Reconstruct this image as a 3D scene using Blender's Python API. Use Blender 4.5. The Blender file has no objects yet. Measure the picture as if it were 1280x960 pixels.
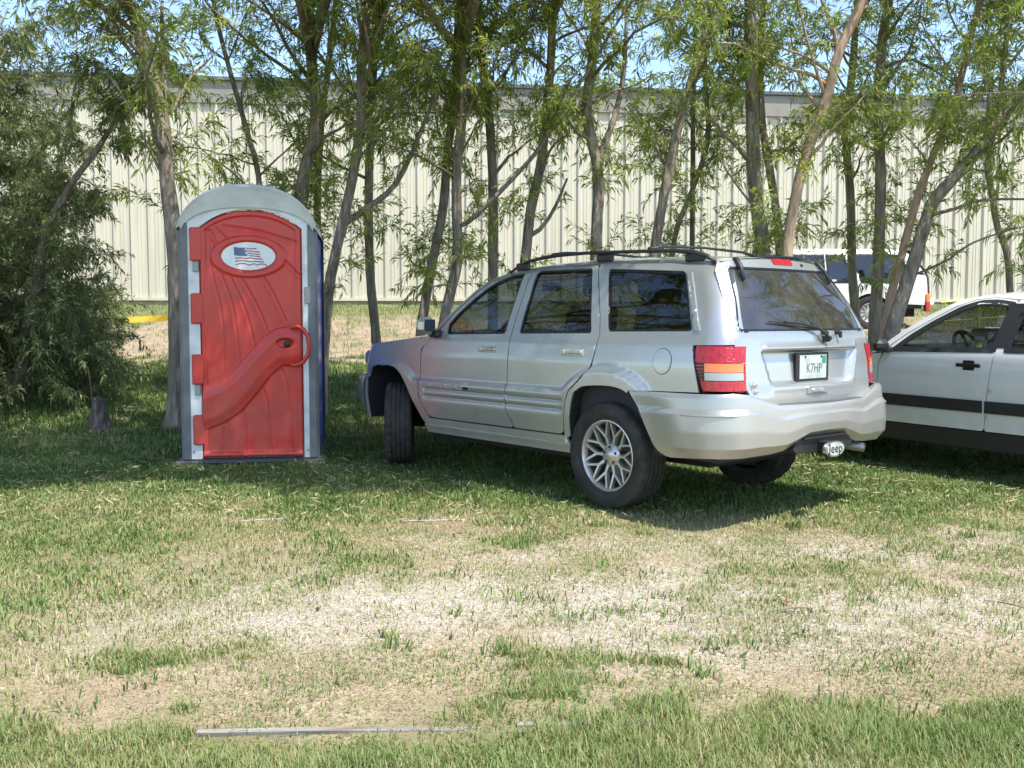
import bpy, math, random
import numpy as np
from mathutils import Vector, Matrix
from mathutils.geometry import delaunay_2d_cdt

# ------------------------------------------------------------------ camera, world, sun, exposure
S = bpy.context.scene
C = S.collection
F_PX, PITCH, CAM_H = 1232.9, 0.0645, 1.294
cam_d = bpy.data.cameras.new('camera'); cam = bpy.data.objects.new('camera', cam_d); C.objects.link(cam)
cam.location = (0, 0, CAM_H); cam.rotation_euler = (math.pi/2 - PITCH, 0, 0)
cam_d.sensor_width = 36; cam_d.lens = 36*F_PX/1280; cam_d.clip_start = .05; cam_d.clip_end = 3000
S.camera = cam
SUN_EL, SUN_AZ = math.radians(63), math.radians(136)      # azimuth clockwise from +Y (the way the camera looks)
W_ = bpy.data.worlds.new('World'); S.world = W_; W_.use_nodes = True
nt = W_.node_tree; bg = nt.nodes['Background']
sky = nt.nodes.new('ShaderNodeTexSky'); sky.sky_type = 'NISHITA'; sky.sun_disc = False
sky.sun_elevation = SUN_EL; sky.sun_rotation = SUN_AZ; sky.altitude = 1200; sky.air_density = 1.0; sky.dust_density = 1.6; sky.ozone_density = 1.0
nt.links.new(sky.outputs[0], bg.inputs[0]); bg.inputs[1].default_value = .15
sd = bpy.data.lights.new('sun', 'SUN'); sd.energy = 3.0; sd.angle = math.radians(.53); sd.color = (1, .945, .84)
sun = bpy.data.objects.new('sun', sd); C.objects.link(sun)
SUNV = Vector((math.sin(SUN_AZ)*math.cos(SUN_EL), math.cos(SUN_AZ)*math.cos(SUN_EL), math.sin(SUN_EL)))
sun.rotation_euler = SUNV.to_track_quat('Z', 'Y').to_euler(); sun.location = SUNV*60
S.view_settings.view_transform = 'Standard'; S.view_settings.look = 'None'
S.view_settings.exposure = 1.28; S.view_settings.gamma = 1
S.render.engine = 'CYCLES'
S.cycles.max_bounces = 8; S.cycles.transparent_max_bounces = 16; S.cycles.use_denoising = True
S.cycles.sample_clamp_indirect = 6; S.cycles.caustics_reflective = False; S.cycles.caustics_refractive = False

# ------------------------------------------------------------------ helpers
PI = math.pi
def gz(x, y):
    """terrain height: flat lot, then a bank that climbs to the metal building"""
    k = .6
    t = (y-9.4)/k
    lin = .095*k*(np.log1p(np.exp(np.minimum(t, 30))) + np.maximum(t-30, 0))
    t2 = (1.8-lin)/.12
    z = 1.8 - .12*(np.log1p(np.exp(np.minimum(t2, 30))) + np.maximum(t2-30, 0))
    return z + .012*np.sin(x*1.3+.5)*np.sin(y*.9) + .008*np.sin(x*3.1+y*2.2)
def at(u, v, d):
    a = (u-640)/F_PX; b = -(v-480)/F_PX
    cp, sp = math.cos(PITCH), math.sin(PITCH)
    dy = cp+b*sp
    return Vector((a/dy*d, d, CAM_H + (-sp+b*cp)/dy*d))
def setp(o, **k):
    for a, b in k.items():
        if b is not None: o[a] = b
    return o
def mesh_obj(name, V, Fc, mat=None, parent=None, smooth=False, mats=None, mi=None, **props):
    m = bpy.data.meshes.new(name)
    m.from_pydata([tuple(v) for v in V], [], Fc)
    for q in (mats or ([mat] if mat else [])): m.materials.append(q)
    if mi is not None: m.polygons.foreach_set('material_index', mi)
    if smooth: m.polygons.foreach_set('use_smooth', [True]*len(m.polygons))
    m.validate(clean_customdata=False); m.update()
    o = bpy.data.objects.new(name, m); C.objects.link(o)
    if parent is not None: o.parent = parent
    return setp(o, **props)
def big_mesh(name, V, quads=None, tris=None, mats=(), mi=None, tint=None, parent=None, smooth=False, **props):
    """fast numpy mesh; quads (n,4), tris (n,3)"""
    m = bpy.data.meshes.new(name)
    V = np.asarray(V, dtype=np.float32)
    loops = []; tot = []
    if quads is not None and len(quads): loops.append(np.asarray(quads, np.int32).ravel()); tot.append(np.full(len(quads), 4, np.int32))
    if tris is not None and len(tris): loops.append(np.asarray(tris, np.int32).ravel()); tot.append(np.full(len(tris), 3, np.int32))
    L = np.concatenate(loops); T = np.concatenate(tot); st = np.concatenate([[0], np.cumsum(T)[:-1]]).astype(np.int32)
    m.vertices.add(len(V)); m.vertices.foreach_set('co', V.ravel())
    m.loops.add(len(L)); m.loops.foreach_set('vertex_index', L)
    m.polygons.add(len(T)); m.polygons.foreach_set('loop_start', st); m.polygons.foreach_set('loop_total', T)
    if smooth: m.polygons.foreach_set('use_smooth', np.ones(len(T), bool))
    for q in mats: m.materials.append(q)
    if mi is not None: m.polygons.foreach_set('material_index', np.asarray(mi, np.int32))
    if tint is not None:
        for nm, arr in tint.items():
            a = m.attributes.new(nm, 'FLOAT', 'POINT'); a.data.foreach_set('value', np.asarray(arr, np.float32))
    m.update(calc_edges=True)
    o = bpy.data.objects.new(name, m); C.objects.link(o)
    if parent is not None: o.parent = parent
    return setp(o, **props)
def thing(name, label, cat, loc=(0, 0, 0), rz=0, group=None):
    o = bpy.data.objects.new(name, None); C.objects.link(o); o.location = loc; o.rotation_euler = (0, 0, rz)
    o.empty_display_size = .2
    return setp(o, label=label, category=cat, group=group)
class MB:
    """collects shapes, then becomes one mesh"""
    def __init__(s): s.V = []; s.F = []
    def add(s, V, Fc):
        n = len(s.V); s.V += [tuple(v) for v in V]; s.F += [tuple(i+n for i in f) for f in Fc]; return s
    def box(s, x0, x1, y0, y1, z0, z1, b=0):
        if b:
            return s.bbox(x0, x1, y0, y1, z0, z1, b)
        V = [(x, y, z) for z in (z0, z1) for y in (y0, y1) for x in (x0, x1)]
        return s.add(V, [(0, 2, 3, 1), (4, 5, 7, 6), (0, 1, 5, 4), (2, 6, 7, 3), (0, 4, 6, 2), (1, 3, 7, 5)])
    def bbox(s, x0, x1, y0, y1, z0, z1, b):
        lo = (x0, y0, z0); hi = (x1, y1, z1); V = []; idx = {}
        for cx in (0, 1):
            for cy in (0, 1):
                for cz in (0, 1):
                    for ax in range(3):
                        p = []
                        for k, c in enumerate((cx, cy, cz)):
                            e = lo[k] if c == 0 else hi[k]; ins = b if c == 0 else -b
                            p.append(e if k == ax else e+ins)
                        idx[(cx, cy, cz, ax)] = len(V); V.append(p)
        Fc = []
        g = lambda *a: idx[a]
        for ax in range(3):
            o = [k for k in range(3) if k != ax]
            for c in (0, 1):
                q = []
                for (i, j) in ((0, 0), (1, 0), (1, 1), (0, 1)):
                    k = [0, 0, 0]; k[ax] = c; k[o[0]] = i; k[o[1]] = j; q.append(g(*k, ax))
                Fc.append(q)
        for ax in range(3):               # edges along ax
            o = [k for k in range(3) if k != ax]
            for i in (0, 1):
                for j in (0, 1):
                    a = [0, 0, 0]; a[o[0]] = i; a[o[1]] = j; bb = list(a); bb[ax] = 1
                    Fc.append([g(*a, o[0]), g(*bb, o[0]), g(*bb, o[1]), g(*a, o[1])])
        for c in [(i, j, k) for i in (0, 1) for j in (0, 1) for k in (0, 1)]:
            Fc.append([g(*c, 0), g(*c, 1), g(*c, 2)])
        return s.add(V, Fc)
    def tube(s, pts, r, n=8, cap=True, flat=1.0):
        pts = [Vector(p) for p in pts]; V = []; Fc = []
        rr = r if hasattr(r, '__len__') else [r]*len(pts)
        up = None
        for i, p in enumerate(pts):
            t = (pts[min(i+1, len(pts)-1)]-pts[max(i-1, 0)]).normalized()
            if up is None:
                up = Vector((0, 0, 1)) if abs(t.z) < .9 else Vector((1, 0, 0))
            a = t.cross(up).normalized(); up = a.cross(t).normalized()
            for k in range(n):
                th = 2*PI*k/n; V.append(p + a*(rr[i]*math.cos(th)) + up*(rr[i]*flat*math.sin(th)))
        for i in range(len(pts)-1):
            for k in range(n):
                k2 = (k+1) % n; Fc.append((i*n+k, i*n+k2, (i+1)*n+k2, (i+1)*n+k))
        if cap: Fc.append(tuple(range(n))[::-1]); Fc.append(tuple((len(pts)-1)*n+k for k in range(n)))
        return s.add(V, Fc)
    def lathe(s, prof, n=32, axis='y', c=(0, 0, 0), rfun=None):
        V = []; Fc = []
        for (r, h) in prof:
            for k in range(n):
                th = 2*PI*k/n; q = r + (rfun(r, h, k) if rfun else 0)
                if axis == 'y': V.append((c[0]+q*math.cos(th), c[1]+h, c[2]+q*math.sin(th)))
                elif axis == 'x': V.append((c[0]+h, c[1]+q*math.cos(th), c[2]+q*math.sin(th)))
                else: V.append((c[0]+q*math.cos(th), c[1]+q*math.sin(th), c[2]+h))
        for i in range(len(prof)-1):
            for k in range(n):
                k2 = (k+1) % n; Fc.append((i*n+k, i*n+k2, (i+1)*n+k2, (i+1)*n+k))
        return s.add(V, Fc)
    def prism(s, poly, h0, h1, f):
        """poly of 2D points, extruded between h0 and h1; f(a, b, h) -> xyz"""
        n = len(poly); V = [f(a, b, h0) for a, b in poly]+[f(a, b, h1) for a, b in poly]
        Fc = [tuple(range(n))[::-1], tuple(range(n, 2*n))]+[(i, (i+1) % n, n+(i+1) % n, n+i) for i in range(n)]
        return s.add(V, Fc)
    def xf(s, M):
        s.V = [tuple(M @ Vector(v)) for v in s.V]; return s
    def build(s, name, mat, parent=None, smooth=False, **k):
        return mesh_obj(name, s.V, s.F, mat, parent, smooth, **k)
def smooth_by_angle(o, deg=35):
    m = o.data; m.polygons.foreach_set('use_smooth', [True]*len(m.polygons))
    m.update()
    try: m.set_sharp_from_angle(angle=math.radians(deg))
    except Exception: pass
    return o
def copy_tree(o, parent=None):
    c = o.copy(); C.objects.link(c)
    if parent is not None: c.parent = parent
    for ch in list(o.children): copy_tree(ch, c)
    return c
def text_obj(txt, size, M, mat, parent, name='lettering', ext=.001, align='CENTER', sx=1.0):
    cu = bpy.data.curves.new(name, 'FONT'); cu.body = txt; cu.size = size; cu.extrude = ext; cu.align_x = align; cu.align_y = 'CENTER'
    cu.resolution_u = 2
    t = bpy.data.objects.new(name, cu); C.objects.link(t)
    dg = bpy.context.evaluated_depsgraph_get(); me = bpy.data.meshes.new_from_object(t.evaluated_get(dg))
    bpy.data.objects.remove(t); me.transform(M @ Matrix.Diagonal((sx, 1, 1, 1)))
    me.materials.clear(); me.materials.append(mat)
    o = bpy.data.objects.new(name, me); C.objects.link(o); o.parent = parent
    return o

# ------------------------------------------------------------------ materials
def mat(name, base=(.5, .5, .5), rough=.5, metal=0., coat=0., spec=.5, noise=None, bump=None, coord='Object', coat_rough=.05):
    m = bpy.data.materials.new(name); m.use_nodes = True; n = m.node_tree; b = n.nodes['Principled BSDF']
    b.inputs['Base Color'].default_value = (*base, 1); b.inputs['Roughness'].default_value = rough; b.inputs['Metallic'].default_value = metal
    b.inputs['Coat Weight'].default_value = coat; b.inputs['Coat Roughness'].default_value = coat_rough; b.inputs['Specular IOR Level'].default_value = spec
    tc = n.nodes.new('ShaderNodeTexCoord')
    if noise:                       # (scale, colour2, lo, hi[, stretch])
        sc, c2, lo, hi = noise[:4]
        t = n.nodes.new('ShaderNodeTexNoise'); t.inputs['Scale'].default_value = sc; t.inputs['Detail'].default_value = 6
        if len(noise) > 4:
            mp = n.nodes.new('ShaderNodeMapping'); mp.inputs['Scale'].default_value = noise[4]; n.links.new(tc.outputs[coord], mp.inputs[0]); n.links.new(mp.outputs[0], t.inputs[0])
        else: n.links.new(tc.outputs[coord], t.inputs[0])
        mr = n.nodes.new('ShaderNodeMapRange'); mr.inputs[1].default_value = lo; mr.inputs[2].default_value = hi; n.links.new(t.outputs[0], mr.inputs[0])
        mx = n.nodes.new('ShaderNodeMix'); mx.data_type = 'RGBA'; mx.inputs[6].default_value = (*base, 1); mx.inputs[7].default_value = (*c2, 1)
        n.links.new(mr.outputs[0], mx.inputs[0]); n.links.new(mx.outputs[2], b.inputs['Base Color'])
    if bump:                        # (scale, strength, distance[, stretch])
        t = n.nodes.new('ShaderNodeTexNoise'); t.inputs['Scale'].default_value = bump[0]; t.inputs['Detail'].default_value = 5
        if len(bump) > 3:
            mp = n.nodes.new('ShaderNodeMapping'); mp.inputs['Scale'].default_value = bump[3]; n.links.new(tc.outputs[coord], mp.inputs[0]); n.links.new(mp.outputs[0], t.inputs[0])
        else: n.links.new(tc.outputs[coord], t.inputs[0])
        bp = n.nodes.new('ShaderNodeBump'); bp.inputs['Strength'].default_value = bump[1]; bp.inputs['Distance'].default_value = bump[2]
        n.links.new(t.outputs[0], bp.inputs['Height']); n.links.new(bp.outputs[0], b.inputs['Normal'])
    return m
def glass(name, tint, refl=1.0, rough=.015, dust=0.):
    m = bpy.data.materials.new(name); m.use_nodes = True; n = m.node_tree; n.nodes.clear()
    out = n.nodes.new('ShaderNodeOutputMaterial'); tr = n.nodes.new('ShaderNodeBsdfTransparent'); tr.inputs[0].default_value = (*tint, 1)
    gl = n.nodes.new('ShaderNodeBsdfGlossy'); gl.inputs['Roughness'].default_value = rough; gl.inputs[0].default_value = (1, 1, 1, 1)
    # Schlick reflectance of a pane, the same from both of its sides
    ge = n.nodes.new('ShaderNodeNewGeometry'); dt = n.nodes.new('ShaderNodeVectorMath'); dt.operation = 'DOT_PRODUCT'
    n.links.new(ge.outputs['Normal'], dt.inputs[0]); n.links.new(ge.outputs['Incoming'], dt.inputs[1])
    def mth(op, a, b=None):
        q = n.nodes.new('ShaderNodeMath'); q.operation = op
        for i_, v_ in enumerate((a, b)):
            if v_ is None: continue
            if isinstance(v_, (int, float)): q.inputs[i_].default_value = v_
            else: n.links.new(v_, q.inputs[i_])
        return q.outputs[0]
    c_ = mth('SUBTRACT', 1.0, mth('ABSOLUTE', dt.outputs['Value'])); r_ = mth('ADD', mth('MULTIPLY', mth('POWER', c_, 5.0), .92), .08)
    mu = mth('MINIMUM', mth('MULTIPLY', r_, refl), 1.0)
    mx = n.nodes.new('ShaderNodeMixShader'); n.links.new(mu, mx.inputs[0])
    n.links.new(tr.outputs[0], mx.inputs[1]); n.links.new(gl.outputs[0], mx.inputs[2])
    last = mx
    if dust:
        df = n.nodes.new('ShaderNodeBsdfDiffuse'); df.inputs[0].default_value = (.42, .38, .31, 1)
        tx = n.nodes.new('ShaderNodeTexNoise'); tx.inputs['Scale'].default_value = 5; tx.inputs['Detail'].default_value = 8
        tc = n.nodes.new('ShaderNodeTexCoord'); n.links.new(tc.outputs['Object'], tx.inputs[0])
        mr = n.nodes.new('ShaderNodeMapRange'); mr.inputs[1].default_value = .35; mr.inputs[2].default_value = .8; mr.inputs[3].default_value = dust*.3; mr.inputs[4].default_value = dust
        n.links.new(tx.outputs[0], mr.inputs[0])
        m2 = n.nodes.new('ShaderNodeMixShader'); n.links.new(mr.outputs[0], m2.inputs[0]); n.links.new(mx.outputs[0], m2.inputs[1]); n.links.new(df.outputs[0], m2.inputs[2]); last = m2
    n.links.new(last.outputs[0], out.inputs[0]); return m
def leafy(name, ramp, trans=.35, rough=.5, attr='tint'):
    """foliage: colour picked per leaf from the attribute 'tint'"""
    m = bpy.data.materials.new(name); m.use_nodes = True; n = m.node_tree; n.nodes.clear()
    out = n.nodes.new('ShaderNodeOutputMaterial'); at_ = n.nodes.new('ShaderNodeAttribute'); at_.attribute_name = attr
    cr = n.nodes.new('ShaderNodeValToRGB'); cr.color_ramp.interpolation = 'LINEAR'
    while len(cr.color_ramp.elements) < len(ramp): cr.color_ramp.elements.new(.5)
    for e, (p, c) in zip(cr.color_ramp.elements, ramp): e.position = p; e.color = (*c, 1)
    n.links.new(at_.outputs['Fac'], cr.inputs[0])
    b = n.nodes.new('ShaderNodeBsdfPrincipled'); b.inputs['Roughness'].default_value = rough; b.inputs['Specular IOR Level'].default_value = .35
    n.links.new(cr.outputs[0], b.inputs['Base Color'])
    tl = n.nodes.new('ShaderNodeBsdfTranslucent'); hs = n.nodes.new('ShaderNodeHueSaturation'); hs.inputs['Hue'].default_value = .485; hs.inputs['Value'].default_value = 1.5; hs.inputs['Saturation'].default_value = 1.1
    n.links.new(cr.outputs[0], hs.inputs['Color']); n.links.new(hs.outputs[0], tl.inputs[0])
    mx = n.nodes.new('ShaderNodeMixShader'); mx.inputs[0].default_value = trans
    n.links.new(b.outputs[0], mx.inputs[1]); n.links.new(tl.outputs[0], mx.inputs[2]); n.links.new(mx.outputs[0], out.inputs[0])
    return m
M = {}
def dusty(m, k=1.0):
    """road dust: a patchy film that thickens towards the wheels and sills (a wear mark of the body itself)"""
    n = m.node_tree; b = n.nodes['Principled BSDF']; L = n.links.new; out = [q for q in n.nodes if q.type == 'OUTPUT_MATERIAL'][0]
    tc = n.nodes.new('ShaderNodeTexCoord'); sp = n.nodes.new('ShaderNodeSeparateXYZ'); L(tc.outputs['Object'], sp.inputs[0])
    mr = n.nodes.new('ShaderNodeMapRange'); mr.inputs[1].default_value = .95; mr.inputs[2].default_value = .35; mr.inputs[3].default_value = .05; mr.inputs[4].default_value = .42*k; L(sp.outputs['Z'], mr.inputs[0])
    nz = n.nodes.new('ShaderNodeTexNoise'); nz.inputs['Scale'].default_value = 7; nz.inputs['Detail'].default_value = 8; L(tc.outputs['Object'], nz.inputs[0])
    m2 = n.nodes.new('ShaderNodeMapRange'); m2.inputs[1].default_value = .3; m2.inputs[2].default_value = .75; L(nz.outputs[0], m2.inputs[0])
    mu = n.nodes.new('ShaderNodeMath'); mu.operation = 'MULTIPLY'; L(mr.outputs[0], mu.inputs[0]); L(m2.outputs[0], mu.inputs[1])
    df = n.nodes.new('ShaderNodeBsdfDiffuse'); df.inputs[0].default_value = (.40, .36, .29, 1); mx = n.nodes.new('ShaderNodeMixShader')
    L(mu.outputs[0], mx.inputs[0]); L(b.outputs[0], mx.inputs[1]); L(df.outputs[0], mx.inputs[2]); L(mx.outputs[0], out.inputs[0])
    return m
M['silver'] = dusty(mat('silver_paint', (.53, .54, .525), .28, .66, coat=.8, noise=(900, (.43, .44, .43), .4, .6), coat_rough=.03))
M['silver_clad'] = dusty(mat('silver_bumper_paint', (.50, .50, .475), .33, .60, coat=.6, noise=(700, (.44, .44, .42), .4, .6)), 1.2)
M['white_paint'] = mat('white_paint', (.74, .75, .72), .3, 0, coat=.6)
M['champ'] = dusty(mat('white_car_paint', (.70, .71, .68), .32, 0.05, coat=.7), .8)
M['black_plastic'] = mat('black_plastic', (.022, .022, .023), .5, bump=(400, .2, .001))
M['black_gloss'] = mat('black_trim', (.012, .012, .013), .25)
M['grey_plastic'] = mat('grey_step_plastic', (.09, .09, .092), .6)
M['rubber'] = dusty(mat('tyre_rubber', (.014, .0135, .013), .85, noise=(14, (.028, .025, .022), .45, .75), bump=(160, .25, .001)), .22)
M['under'] = mat('underbody', (.012, .012, .012), .85)
M['interior'] = mat('interior_trim', (.035, .036, .038), .8)
M['seat'] = mat('seat_leather', (.03, .031, .034), .6, noise=(30, (.05, .05, .055), .4, .7))
M['alloy'] = mat('alloy_wheel', (.62, .61, .58), .34, .7, noise=(22, (.42, .4, .36), .45, .8))
M['alloy_dark'] = mat('wheel_barrel', (.10, .10, .10), .6, .3)
M['mirror_glass'] = mat('mirror_glass', (.30, .32, .31), .05, 1)
M['chrome'] = mat('chrome', (.8, .8, .8), .12, 1)
M['red_lens'] = mat('red_lens', (.50, .006, .016), .2, coat=.6, noise=(26, (.31, .004, .010), .45, .62, (1, 2.5, .7)), bump=(40, .5, .01, (1, 1, 3)))
M['amber_lens'] = mat('amber_lens', (.85, .2, .015), .12, coat=1, bump=(120, .15, .002))
M['clear_lens'] = mat('clear_lens', (.34, .36, .36), .1, .2, coat=1, bump=(120, .15, .002))
M['glass_side'] = glass('side_glass', (.36, .40, .38), 1.0)
M['glass_tint'] = glass('tinted_glass', (.16, .175, .165), 1.1, .012)
M['glass_rear'] = glass('dusty_rear_glass', (.20, .21, .21), 1.5, .03, dust=.14)
M['glass_dark'] = glass('dark_glass', (.06, .07, .07), 1.2)
M['plate'] = mat('plate_white', (.50, .53, .50), .4, noise=(14, (.36, .45, .42), .48, .62))
M['ink'] = mat('plate_ink', (.10, .12, .17), .6)
M['badge'] = mat('badge_metal', (.72, .68, .55), .3, .7)
M['red_plastic'] = dusty(mat('red_plastic', (.58, .022, .013), .42, noise=(5, (.49, .034, .022), .4, .72), bump=(60, .12, .002), coat=.2), .5)
M['white_plastic'] = mat('white_plastic', (.70, .74, .72), .45, noise=(6, (.50, .53, .51), .45, .75), bump=(40, .08, .002))
M['roof_plastic'] = mat('roof_plastic', (.62, .65, .63), .3, noise=(3.5, (.48, .51, .50), .4, .65), bump=(9, .5, .02), coat=.4)
M['grey_post'] = mat('grey_post_plastic', (.13, .14, .14), .5, noise=(8, (.18, .19, .19), .4, .7))
M['blue_plastic'] = mat('blue_plastic', (.03, .10, .66), .35, bump=(7, .3, .01), coat=.3)
M['sign_white'] = mat('sign_white', (.72, .76, .74), .4)
M['flag_blue'] = mat('flag_blue', (.10, .15, .27), .6)
M['flag_red'] = mat('flag_red', (.33, .07, .09), .6)
M['steel'] = mat('dull_steel', (.28, .28, .27), .45, .7)
M['wall'] = mat('cream_wall_metal', (.58, .545, .43), .45, noise=(1.6, (.48, .445, .35), .42, .75, (4, 4, .22)), bump=(3, .1, .01))
M['wall_trim'] = mat('tan_eave_trim', (.27, .25, .21), .55, noise=(2, (.22, .205, .175), .4, .7))
M['roof_edge'] = mat('roof_edge', (.10, .11, .11), .5)
M['concrete'] = mat('concrete', (.36, .31, .25), .9, noise=(6, (.28, .25, .2), .4, .7))
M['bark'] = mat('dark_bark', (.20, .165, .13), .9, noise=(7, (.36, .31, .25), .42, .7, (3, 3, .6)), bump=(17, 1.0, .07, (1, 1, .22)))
M['bark_tan_lit'] = mat('tan_lit_bark', (.46, .33, .23), .85, noise=(7, (.30, .22, .165), .45, .7, (3, 3, .6)), bump=(26, .8, .02, (1, 1, .25)))  # lighter copy of the bark; sunlight on the trunk is put into the colour
M['twig'] = mat('twig_bark', (.20, .155, .115), .8)
M['yellow'] = mat('yellow_tape', (.62, .42, .03), .5)
M['lime'] = mat('yellow_rail_paint', (.72, .70, .05), .45)
M['wood'] = mat('weathered_wood', (.34, .32, .29), .85, noise=(7, (.15, .135, .11), .4, .7, (.5, 6, 6)), bump=(20, .5, .01, (.3, 4, 4)))
M['stump'] = mat('stump_bark', (.09, .078, .068), .95, noise=(14, (.24, .21, .18), .5, .7, (2, 2, .4)), bump=(24, 1, .08, (1, 1, .2)))
M['hose'] = mat('pale_hose', (.50, .50, .46), .6)
M['brown_leaf'] = mat('brown_leaf', (.22, .10, .05), .8)
GREEN = [(0, (.085, .130, .040)), (.35, (.170, .240, .060)), (.7, (.30, .37, .090)), (1, (.45, .50, .15))]
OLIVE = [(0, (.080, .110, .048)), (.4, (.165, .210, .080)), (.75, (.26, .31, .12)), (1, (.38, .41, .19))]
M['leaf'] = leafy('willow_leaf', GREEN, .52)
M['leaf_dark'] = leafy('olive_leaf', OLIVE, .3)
GR = [(0, (.040, .078, .018)), (.25, (.085, .150, .034)), (.45, (.18, .26, .075)), (.6, (.34, .33, .15)), (.75, (.44, .36, .22)), (1, (.60, .54, .42))]
M['grass'] = leafy('grass_blades', GR, .25, .6)
def ground_mat():
    m = bpy.data.materials.new('ground_soil'); m.use_nodes = True; n = m.node_tree; b = n.nodes['Principled BSDF']; L = n.links.new
    a = n.nodes.new('ShaderNodeAttribute'); a.attribute_name = 'green'; g = n.nodes.new('ShaderNodeAttribute'); g.attribute_name = 'gravel'
    tc = n.nodes.new('ShaderNodeTexCoord')
    def noise(sc, det=6, st=None):
        t = n.nodes.new('ShaderNodeTexNoise'); t.inputs['Scale'].default_value = sc; t.inputs['Detail'].default_value = det
        if st:
            mp = n.nodes.new('ShaderNodeMapping'); mp.inputs['Scale'].default_value = st; L(tc.outputs['Object'], mp.inputs[0]); L(mp.outputs[0], t.inputs[0])
        else: L(tc.outputs['Object'], t.inputs[0])
        return t.outputs[0]
    def rng(s, lo, hi):
        r = n.nodes.new('ShaderNodeMapRange'); r.inputs[1].default_value = lo; r.inputs[2].default_value = hi; L(s, r.inputs[0]); return r.outputs[0]
    def mix(f, c1, c2):
        x = n.nodes.new('ShaderNodeMix'); x.data_type = 'RGBA'; L(f, x.inputs[0])
        for i, c in ((6, c1), (7, c2)):
            if isinstance(c, tuple): x.inputs[i].default_value = (*c, 1)
            else: L(c, x.inputs[i])
        return x.outputs[2]
    soil = mix(rng(noise(9), .35, .7), (.30, .215, .15), (.42, .33, .235))
    soil = mix(rng(noise(70, 3), .5, .68), soil, (.48, .40, .28)); soil = mix(rng(noise(2.2, 5), .45, .7), soil, (.30, .225, .155))
    grav = mix(rng(noise(110, 4), .38, .62), (.30, .27, .22), (.55, .51, .44))
    turf = mix(rng(noise(40, 4), .35, .65), (.075, .105, .030), (.19, .21, .08))
    turf = mix(rng(noise(3, 4), .4, .75), turf, (.19, .18, .075))
    c = mix(g.outputs['Fac'], soil, grav)
    c = mix(a.outputs['Fac'], c, turf)
    L(c, b.inputs['Base Color']); b.inputs['Roughness'].default_value = .95; b.inputs['Specular IOR Level'].default_value = .15
    bp = n.nodes.new('ShaderNodeBump'); bp.inputs['Strength'].default_value = .7; bp.inputs['Distance'].default_value = .02
    L(noise(90, 5), bp.inputs['Height']); L(bp.outputs[0], b.inputs['Normal'])
    return m
M['ground'] = ground_mat()

# ------------------------------------------------------------------ value noise and ground cover masks (all in world metres)
_rng = np.random.default_rng(7)
_tab = _rng.random((256, 256))
def vnoise(x, y, sc=1.0, seed=0):
    x = np.asarray(x, float)*sc+seed*17.3; y = np.asarray(y, float)*sc+seed*31.7
    xi = np.floor(x).astype(int); yi = np.floor(y).astype(int); fx = x-xi; fy = y-yi
    fx = fx*fx*(3-2*fx); fy = fy*fy*(3-2*fy)
    g = lambda a, b: _tab[a & 255, b & 255]
    return (g(xi, yi)*(1-fx)+g(xi+1, yi)*fx)*(1-fy)+(g(xi, yi+1)*(1-fx)+g(xi+1, yi+1)*fx)*fy
def fbm(x, y, sc, seed=0, o=4):
    s = 0; a = .5; t = 0
    for i in range(o): s = s+a*vnoise(x, y, sc*2**i, seed+i*5); t += a; a *= .5
    return s/t
def sst(a, b, x): t = np.clip((x-a)/(b-a), 0, 1); return t*t*(3-2*t)
def masks(x, y):
    """green cover 0..1 and pale gravel 0..1 at a point of the lot"""
    n1 = fbm(x, y, .9, 1); n2 = fbm(x, y, 2.6, 2); n3 = .6*fbm(x*.8, y*1.1, 1.9, 3)+.4*fbm(x, y*1.2, 7.0, 13)
    yy = y + (n1-.5)*1.1
    front = 1-sst(2.84, 3.30, y+(n2-.5)*.45-.05*np.sin(x*2.1)-.06*x)             # long green grass nearest the camera
    back = sst(5.75, 7.1, yy)                                     # lawn under the trees
    left = sst(-.9, -2.6, x+(n2-.5)*1.2)*sst(3.2, 3.8, y)*.62
    patch = sst(.50, .68, n3)*.66*(1-.35*sst(3.9, 4.2, y)*(1-sst(4.9, 5.3, y)))
    g = np.clip(np.maximum.reduce([front, back*(.72+.5*(n2-.3)), left*(.45+n2), patch*.9]), 0, 1)
    dirt = sst(14.6, 16.2, yy)*(1-sst(22.5, 25, yy))*(1-.65*sst(.5, .62, n2))       # sunlit dry bank behind the trees
    dirt = np.where(x < -8, dirt*.25, dirt)
    g = g*(1-dirt*.95)
    g = np.where(y > 23, np.maximum(g, sst(24, 26, y)*.85), g)
    rut1 = np.exp(-((yy-4.35)/.62)**2); rut2 = .8*np.exp(-((yy-5.35-.05*x)/.30)**2)*sst(-1.4, 0.2, x)
    w = np.clip(np.maximum(rut1*1.15*sst(-3.3, -1.2, x+.0*y), rut2)*(.35+n2*1.15), 0, 1)
    return g, w*(1-g*.7)
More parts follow.
